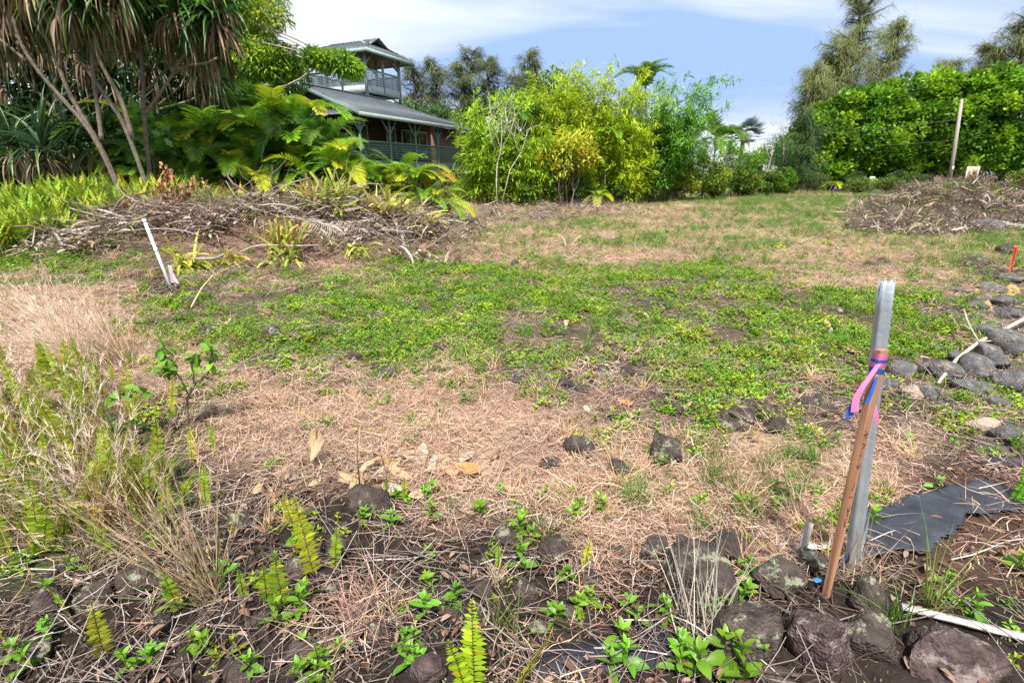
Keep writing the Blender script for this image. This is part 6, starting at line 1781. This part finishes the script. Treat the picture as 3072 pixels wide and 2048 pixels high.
n_ = 140; P = np.stack([rng.uniform(-9.0, -1.7, n_), np.clip(rng.normal(11.5, .85, n_), 9.6, 13.5), np.zeros(n_)], 1)
P[:, 2] = H(P[:, 0], P[:, 1]) + rng.uniform(-.05, .12, n_)
scatter('brushwood', 'tangled dry twigs and brown leaves in the cuttings heap', 'brushwood', [p_tangle() for _ in range(7)], P, np.stack([rng.normal(0, .2, len(P)), rng.normal(0, .2, len(P)), rng.uniform(0, 6.28, len(P))], 1), rng.uniform(.7, 1.3, len(P)))
P = region([(2540, 700), (2560, 640), (2700, 600), (2850, 560), (3100, 560), (3100, 690), (2900, 720)], 9)
scatter('mound_debris', 'dead twigs roots and husks covering the rubble mound', 'debris', [p_tangle(22, ((.12, .08, .065), (.17, .13, .11), (.085, .055, .045), (.24, .19, .16)), 5, .8) for _ in range(6)], P, np.stack([rng.normal(0, .3, len(P)), rng.normal(0, .3, len(P)), rng.uniform(0, 6.28, len(P))], 1), rng.uniform(.5, 1.0, len(P)))
P = np.concatenate([region([(1330, 640), (1900, 600), (1920, 625), (1700, 680), (1400, 690)], 1.6), region([(1300, 690), (1360, 660), (1450, 690), (1400, 740), (1310, 745)], 3)])
scatter('bamboo_litter', 'brown dead brush at the foot of the bamboo', 'brushwood', [p_tangle() for _ in range(5)], P, np.stack([rng.normal(0, .2, len(P)), rng.normal(0, .2, len(P)), rng.uniform(0, 6.28, len(P))], 1), rng.uniform(.6, 1.1, len(P)))


for i in range(46):
    u = rng.uniform(2570, 3090); v = rng.uniform(570, 690)
    rock(u, v, rng.uniform(18, 46), rng.uniform(12, 28), 'dark earth clod or stone among the debris on the rubble mound', group='clods on the rubble mound', n=2, rough=.35, name='clod', mt=M_LAVA if rng.random() < .6 else M_GREY, sink=.25)


def strap_clump(u, v, dz, label, n, L, lean, cols, W_=.055, droop=(.2, 1.4), spread=.35, cut=True):
    b_ = G(u, v) if v > 730 else onG(at(u, v, 11.6).x, 11.6); b_.z += dz * .3
    root = thing('strap_leaf_clump', label, 'cut leaves', b_, 0, 'cut strap leaf clumps')
    cols = np.array(cols)
    for k_ in range(2):
        m_ = n // 2; mb = MB(); c = cols[rng.integers(0, len(cols), m_)] * rng.uniform(.8, 1.2, (m_, 1))
        L_k = L * .92; ribbons(mb, disc(m_, .28), nrm(np.array(lean)[None] + rng.normal(0, spread * 1.25, (m_, 3))), rng.uniform(L_k * .6, L_k * 1.1, m_), W_ * 1.1 * rng.uniform(.7, 1.2, m_), 5, rng.uniform(*droop, m_) + rng.uniform(0, 1.1, m_), c, 'flat' if (cut and k_ == 0) else 'strap', fold=.45, tipcol=c * (1.15, 1.0, .9))
        link('leaves', mb.mesh('leaves', M_LEAF), root)


GS = [(.36, .46, .07), (.48, .54, .12), (.56, .53, .18), (.24, .38, .04)]; TS = [(.66, .53, .30), (.55, .38, .20), (.60, .56, .24)]
strap_clump(850, 775, .05, 'upright clump of green and rust strap leaves in the heap', 70, .95, (.0, 0, 1), GS + [(.36, .18, .08), (.42, .26, .1)], .05, (.1, .8), .22)
strap_clump(850, 785, .0, 'yellow green strap leaves drooping round the upright clump', 40, .6, (0, -.3, .5), GS, .05, (.8, 2.0), .6)
strap_clump(1010, 660, .35, 'large fan of cut lime strap leaves on top of the heap', 90, .95, (.25, -.1, .8), GS, .06, (.2, 1.0), .4)
strap_clump(950, 660, .35, 'cut tan and green leaf stumps standing on the heap', 50, .7, (-.1, 0, 1), GS + TS, .06, (.1, .6), .25)
strap_clump(1165, 665, .3, 'cut pale green leaf fan spreading beside tan stalks', 80, .9, (.0, -.1, .9), GS + TS, .06, (.2, .9), .4)
strap_clump(1240, 670, .2, 'tan and yellow strap leaves lying at the end of the heap', 70, .85, (.8, -.1, .35), TS + GS, .055, (.2, .9), .4)
strap_clump(560, 800, .12, 'yellow green strap leaves lying flat beside the leaning pipe', 70, .85, (.8, -.3, .3), GS + [(.5, .46, .05)], .05, (.4, 1.0), .3)
strap_clump(690, 790, .08, 'yellow strap leaves in front of the heap', 44, .5, (.4, -.6, .35), [(.5, .46, .06), (.36, .42, .06), (.5, .38, .15)], .045, (.5, 1.2), .4)
strap_clump(1065, 760, .08, 'small arching lime leaf clump at the heap foot', 36, .55, (.2, -.4, .5), GS, .045, (1.0, 2.2), .5)
strap_clump(1330, 790, .03, 'bleached torn leaf stumps on the grass', 22, .35, (.3, -.2, .4), [(.62, .56, .45), (.55, .46, .34)], .045, (.2, 1), .5)
strap_clump(1700, 742, .03, 'bleached torn leaf star on the open grass', 18, .4, (0, 0, .4), [(.62, .56, .45), (.55, .48, .36)], .045, (.2, 1), .8)

strap_clump(760, 700, .2, 'drooping lime strap leaves half buried in the middle of the heap', 40, .6, (.3, -.4, .4), GS, .05, (.6, 1.8), .5)
strap_clump(1100, 690, .2, 'tan and lime strap leaves spilling down the heap front', 60, .7, (.2, -.6, .35), TS + GS, .055, (.6, 1.6), .5)
strap_clump(640, 720, .2, 'brown withered strap leaves in the heap behind the plastic pipe', 36, .6, (.4, -.4, .4), [(.30, .2, .11), (.4, .3, .17), (.35, .36, .1)], .05, (.6, 1.8), .6)
GFR = [frond_mesh('dry_frond', 1.5, 30, .4, .02, (.34, .31, .29), (.42, .39, .37), 1.5, .5, .1, rach=(.4, .35, .3), mt=M_STRAW) for _ in range(3)]
for i, (u, v, dz, a_) in enumerate(((900, 745, .25, .1), (980, 740, .22, .2), (1050, 735, .2, -.1), (920, 700, .3, 2.9), (1010, 715, .3, .3), (740, 745, .2, .4))):
    b_ = onG(at(u, v, 11.0).x, 10.8 + .1 * i); root = thing('dry_palm_frond', 'dried grey palm frond lying on the cuttings heap', 'palm frond', (b_.x, b_.y, b_.z + dz * .6), a_, 'dried fronds on the heap')
    link('frond', GFR[i % 3], root, (-.5, 0, 0), (rng.normal(0, .3), R(62), 0)); mb = MB(); tubes(mb, np.array([(-.75, 0, -.12), (-.5, 0, 0)]), .012, 5, (.4, .33, .27)); link('stalk', mb.mesh('stalk', M_WOOD), root)


def brown_branch(u, v, ut, vt, label):
    b_ = onG(at(u, v, 11.6).x, 11.6, .1); t_ = at(ut, vt, b_.y + .2); root = thing('withered_branch', label, 'branch', b_); q = np.array(t_ - b_)
    P = limb(np.zeros(3), q, 6, .05); mb = MB(); tubes(mb, P, np.linspace(.014, .005, 6)[None], 6, (.26, .17, .12)); link('stem', mb.mesh('stem', M_WOOD), root)
    n = 90; t2 = rng.uniform(.55, 1.02, n); p = np.stack([np.interp(t2 * 5, range(6), P[:, k_]) for k_ in range(3)], 1) + rng.normal(0, .09, (n, 3)); L = rng.uniform(.06, .13, n)
    mb = MB(); ribbons(mb, p, nrm(rng.normal(0, .6, (n, 3)) + (0, 0, -.6)), L, L * .5, 4, 1.0, jit((.34, .19, .09), n, .25), 'leaf', fold=.7); link('leaves', mb.mesh('leaves', M_STRAW), root)


brown_branch(430, 690, 505, 505, 'withered branch with hanging brown leaves rising highest from the heap')
brown_branch(420, 700, 530, 560, 'withered branch with brown leaf clusters beside the tallest one')
brown_branch(480, 700, 600, 545, 'withered branch with brown leaves leaning at the palms')
brown_branch(380, 690, 405, 598, 'short withered branch with a few brown leaves')
brown_branch(505, 760, 550, 650, 'small withered twig with orange brown leaves behind the pipe')

# leaning plastic pipe with a faded ribbon
b_ = G(512, 862); t_ = at(431, 657, b_.y + .25); root = thing('plastic_pipe', 'leaning white plastic pipe before the cuttings heap', 'pipe', b_); root.matrix_world = along(b_, t_); L = (t_ - b_).length
M_PVC = mat('white_plastic', (.62, .66, .70), .4, .12, 8, spec=.4)
mb = MB(); tubes(mb, np.array([(0, 0, -.08), (0, 0, L * .5), (0, 0, L)]), .024, 14, (.6, .6, .6)); link('tube', mb.mesh('tube', M_PVC, True), root)
for f, hh in ((.55, .07), (.97, .06), (.80, .02)):
    mb = MB(); tubes(mb, np.array([(0, 0, L * f - hh / 2), (0, 0, L * f + hh / 2)]), .0275, 14, (.6, .6, .6)); link('collar', mb.mesh('collar', M_PVC, True), root)
q = at(508, 795, b_.y - .04); root = thing('faded_ribbon', 'faded pink and white ribbon hanging on the leaning plastic pipe', 'ribbon', q)
for i, c in enumerate(((.75, .45, .50), (.68, .64, .72), (.72, .55, .62))):
    mb = MB(); ribbons(mb, [(.012 * i - .01, -.01 * i, 0)], [(.1, -.02 * i, -1)], .33 - .03 * i, .05, 6, 0, c, 'flat', wob=.3, side=[(1, .4 * (i - 1), 0)]); link('strip', mb.mesh('strip', mat('ribbon', c, .6, .2, 20, trans=.3), True), root)


# ------------------------------------------------------------ pole, wires, posts, board at the far side
def wire(label, pts, r_=.012, sag=.25, cat='wire', name='overhead_wire', col=(.08, .08, .08)):
    P = [np.array(p) for p in pts]; Q = []
    for a_, c in zip(P[:-1], P[1:]):
        for k_ in range(12):
            f = k_ / 12; Q.append(a_ + (c - a_) * f - np.array((0, 0, sag * 4 * f * (1 - f))))
    Q.append(P[-1]); Q = np.array(Q); mb = MB(); tubes(mb, Q - Q[0], r_, 5, col); tag(link(name, mb.mesh(name, mat('cable', None, .6)), None, Q[0]), label, cat)


Y = 47.3; bb = onG(at(2848, 560, Y).x, Y); tp = at(2886, 298, Y)
root = thing('utility_pole', 'weathered grey wooden utility pole before the round leaved trees', 'pole', bb); q = np.array(tp - bb)
mb = MB(); tubes(mb, np.array([(0, 0, -.2), q * .5, q]), np.array([[.17, .15, .11]]), 12, (.36, .31, .27)); link('shaft', mb.mesh('shaft', M_WOOD, True), root)
mb = MB(); tubes(mb, np.array([q * .10, q * .125]), .172, 12, (.62, .33, .05)); link('warning_band', mb.mesh('warning_band', mat('band', None, .6), True), root)
mb = MB(); box(mb, q * .27 + np.array((0, -.16, 0)), (.14, .04, .35), 0, (.6, .6, .58)); link('tag_plate', mb.mesh('tag_plate', mat('plate', None, .5)), root)
mb = MB(); beam(mb, q * .97 + (-.12, 0, 0), q * .97 + (.12, 0, 0), .06, .06, (.3, .3, .3)); link('bracket', mb.mesh('bracket', mat('bracket', None, .5, metal=.6)), root)
wire('slack overhead wire running from the pole to the feathery sapling', [tuple(bb + Vector(q) * .80), tuple(at(2455, 402, 42)), tuple(at(2000, 430, 52))], .018, .15)
wire('lower overhead wire on the utility pole', [tuple(bb + Vector(q) * .58), tuple(at(2500, 430, 50)), tuple(at(1900, 445, 60))], .015, .25)
wire('thin fence wire stretched before the palm hedge', [tuple(at(760, 604, 13.5)), tuple(at(1180, 588, 14.5)), tuple(at(1420, 582, 16))], .004, .03, 'wire', 'fence_wire', (.06, .06, .06))
p = at(2115, 500, 34); bb = onG(p.x, 34); hh = at(2115, 450, 34).z - bb.z
root = thing('white_marker_post', 'white marker post with a red reflector among the shrubs', 'post', bb)
mb = MB(); box(mb, (0, 0, hh * .5 - .2), (.11, .05, hh), 0, (.8, .8, .78)); box(mb, (0, 0, hh - .42), (.2, .06, .44), 0, (.8, .8, .78)); link('post', mb.mesh('post', mat('white_paint', None, .5, .08)), root)
mb = MB(); box(mb, (0, -.035, hh - .33), (.14, .012, .12), 0, (.6, .01, .03)); link('reflector', mb.mesh('reflector', mat('red_reflector', None, .3)), root)
p = at(2612, 560, 47.5); bb = onG(p.x, 47.5); root = thing('small_sign', 'small blank pale grey roadside sign behind the round bush', 'sign', bb)
mb = MB(); box(mb, (0, 0, 1.1), (.6, .04, .5), .3, (.40, .45, .48)); link('sign_plate', mb.mesh('sign_plate', mat('sign_face', None, .5, .1)), root)
mb = MB(); box(mb, (0, .05, .55), (.08, .06, 1.3), .3, (.4, .4, .4)); link('post', mb.mesh('post', M_WOOD), root)


def board():
    p = at(2908, 548, 20.3); bb = onG(p.x, 20.3); ht = at(2908, 499, 20.3).z - bb.z
    root = thing('plywood_board', 'plywood board with white painted battens propped on the rubble mound', 'board', bb, R(-8))
    mb = MB(); box(mb, (0, 0, ht / 2 - .12), (.40, .012, ht + .24), 0, (.50, .33, .23)); link('panel', mb.mesh('panel', wood_grain('plywood', (.46, .28, .19), (.56, .38, .27))), root)
    wp = mat('white_paint_worn', (.66, .64, .60), .6, .2, 20)
    for x in (-.185, .185):
        mb = MB(); box(mb, (x, -.015, ht / 2 - .12), (.04, .04, ht + .24)); link('batten', mb.mesh('batten', wp), root)
    mb = MB(); box(mb, (.07, -.02, ht * .62), (.10, .03, ht * .5)); link('cleat', mb.mesh('cleat', mat('pale_wood', (.52, .36, .27), .7)), root)


board()
b_ = G(3036, 820); t_ = at(3046, 742, b_.y); root = thing('flagged_stake', 'short stake wrapped in orange flagging tape beside a dark stone', 'stake', b_); q = np.array(t_ - b_)
mb = MB(); tubes(mb, np.array([(0, 0, -.05), q]), .012, 6, (.35, .25, .18)); link('shaft', mb.mesh('shaft', M_WOOD), root)
M_OR = mat('orange_tape', (.70, .10, .06), .5, .15, 20, trans=.2)
for k_, L in enumerate((.50, .40, .28)):
    mb = MB(); ribbons(mb, [q + (.0, -.02 - .006 * k_, 0)], [(-.05 + .05 * k_, -.05, -1)], L, .06 - .014 * k_, 6, 0, (.8, .1, .05), 'blade', wob=.15, side=[(1, .3 * k_, 0)]); link('tape', mb.mesh('tape', M_OR, True), root)
mb = MB(); V, T = ico(2); mb.add(V * (.04, .035, .03) + q, None, T); link('knot', mb.mesh('knot', M_OR, True), root)

M_FLAG = mat('purple_flag', (.16, .12, .5), .6, .1, 10, trans=.2)
for u, v in ((2500, 578), (2655, 582), (2715, 574), (2762, 576)):
    b_ = onG(at(u, v, 44).x, 44); root = thing('marker_flag', 'tiny purple marker flag on a wire along the far verge', 'flag', b_, 0, 'marker flags on the verge')
    mb = MB(); tubes(mb, np.array([(0, 0, -.05), (0, 0, .55)]), .008, 4, (.3, .3, .3)); link('wire', mb.mesh('wire', M_WOOD), root)
    mb = MB(); ribbons(mb, [(0, -.01, .5)], [(.9, 0, -.2)], .22, .2, 3, .5, (.2, .15, .5), 'flat', side=[(0, 0, 1)]); link('cloth', mb.mesh('cloth', M_FLAG), root)


def ground_cover():
    scatter('straw_litter', 'flattened pinkish tan dead grass straw covering the lot', 'straw', [p_straw() for _ in range(8)],
            *field('straw', [120, 120, 100, 66, 26, 10, 3.5], [.9, .95, 1.05, 1.25, 1.6, 2.3, 3.0], .15, 1.1, 1, .004))
    scatter('dry_grass_tufts', 'short stubby tufts of orange tan dry grass across the lot', 'dry grass',
            [p_dtuft() for _ in range(5)] + [p_dtuft(40, (.42, .25, .14)) for _ in range(3)],
            *field('dtuft', [22, 22, 20, 18, 13, 7, 3], [1, 1, 1.05, 1.15, 1.3, 1.6, 2.0], .9, .8, 2))
    scatter('green_grass', 'low tufts of fresh green grass across the lot', 'grass',
            [p_gtuft() for _ in range(5)] + [p_gtuft(30, (.13, .24, .045)) for _ in range(3)],
            *field('gtuft', [18, 22, 28, 34, 32, 18, 8], [.9, .9, 1, 1, 1.15, 1.4, 1.8], .9, .6, 3))
    scatter('creeping_groundcover', 'bright green low creeping leafy weed carpeting the lot', 'ground cover', [p_creep() for _ in range(16)],
            *field('creep', [80, 190, 230, 210, 135, 30, 9], [.9, 1, 1, 1.1, 1.3, 1.9, 2.5], .5, 1.3, 4))
    scatter('twig_litter', 'grey and brown dead twigs littering the soil', 'twigs', [p_twig() for _ in range(10)],
            *field('twig', [62, 55, 40, 26, 10, 3, 0], [1, 1, 1.1, 1.2, 1.5, 2, 2], .4, 1.4, 5, .002))
    scatter('leaf_litter', 'crumbled brown dead leaves and mulch on the soil', 'leaf litter', [p_dleaf() for _ in range(8)],
            *field('dleaf', [110, 90, 50, 22, 8, 2, 0], [1, 1, 1.1, 1.4, 1.8, 2.4, 2], .3, 1.2, 6))
    scatter('lava_gravel', 'small dark lava stones strewn over the ground', 'stones', [p_stone(k_) for k_ in range(8)],
            *field('stone', [240, 150, 40, 8, 2, 0, 0], [.42, .5, .75, 1.1, 1.4, 1, 1], .6, 1.0, 7, .0, .6, sink=.012))
    scatter('lichen_tufts', 'tiny pale grey green lichen tufts on the dark soil', 'lichen', [p_moss() for _ in range(4)],
            *field('stone', [40, 30, 14, 0, 0, 0, 0], [.9, 1, 1, 1, 1, 1, 1], .6, 2.0, 8))


ground_cover()
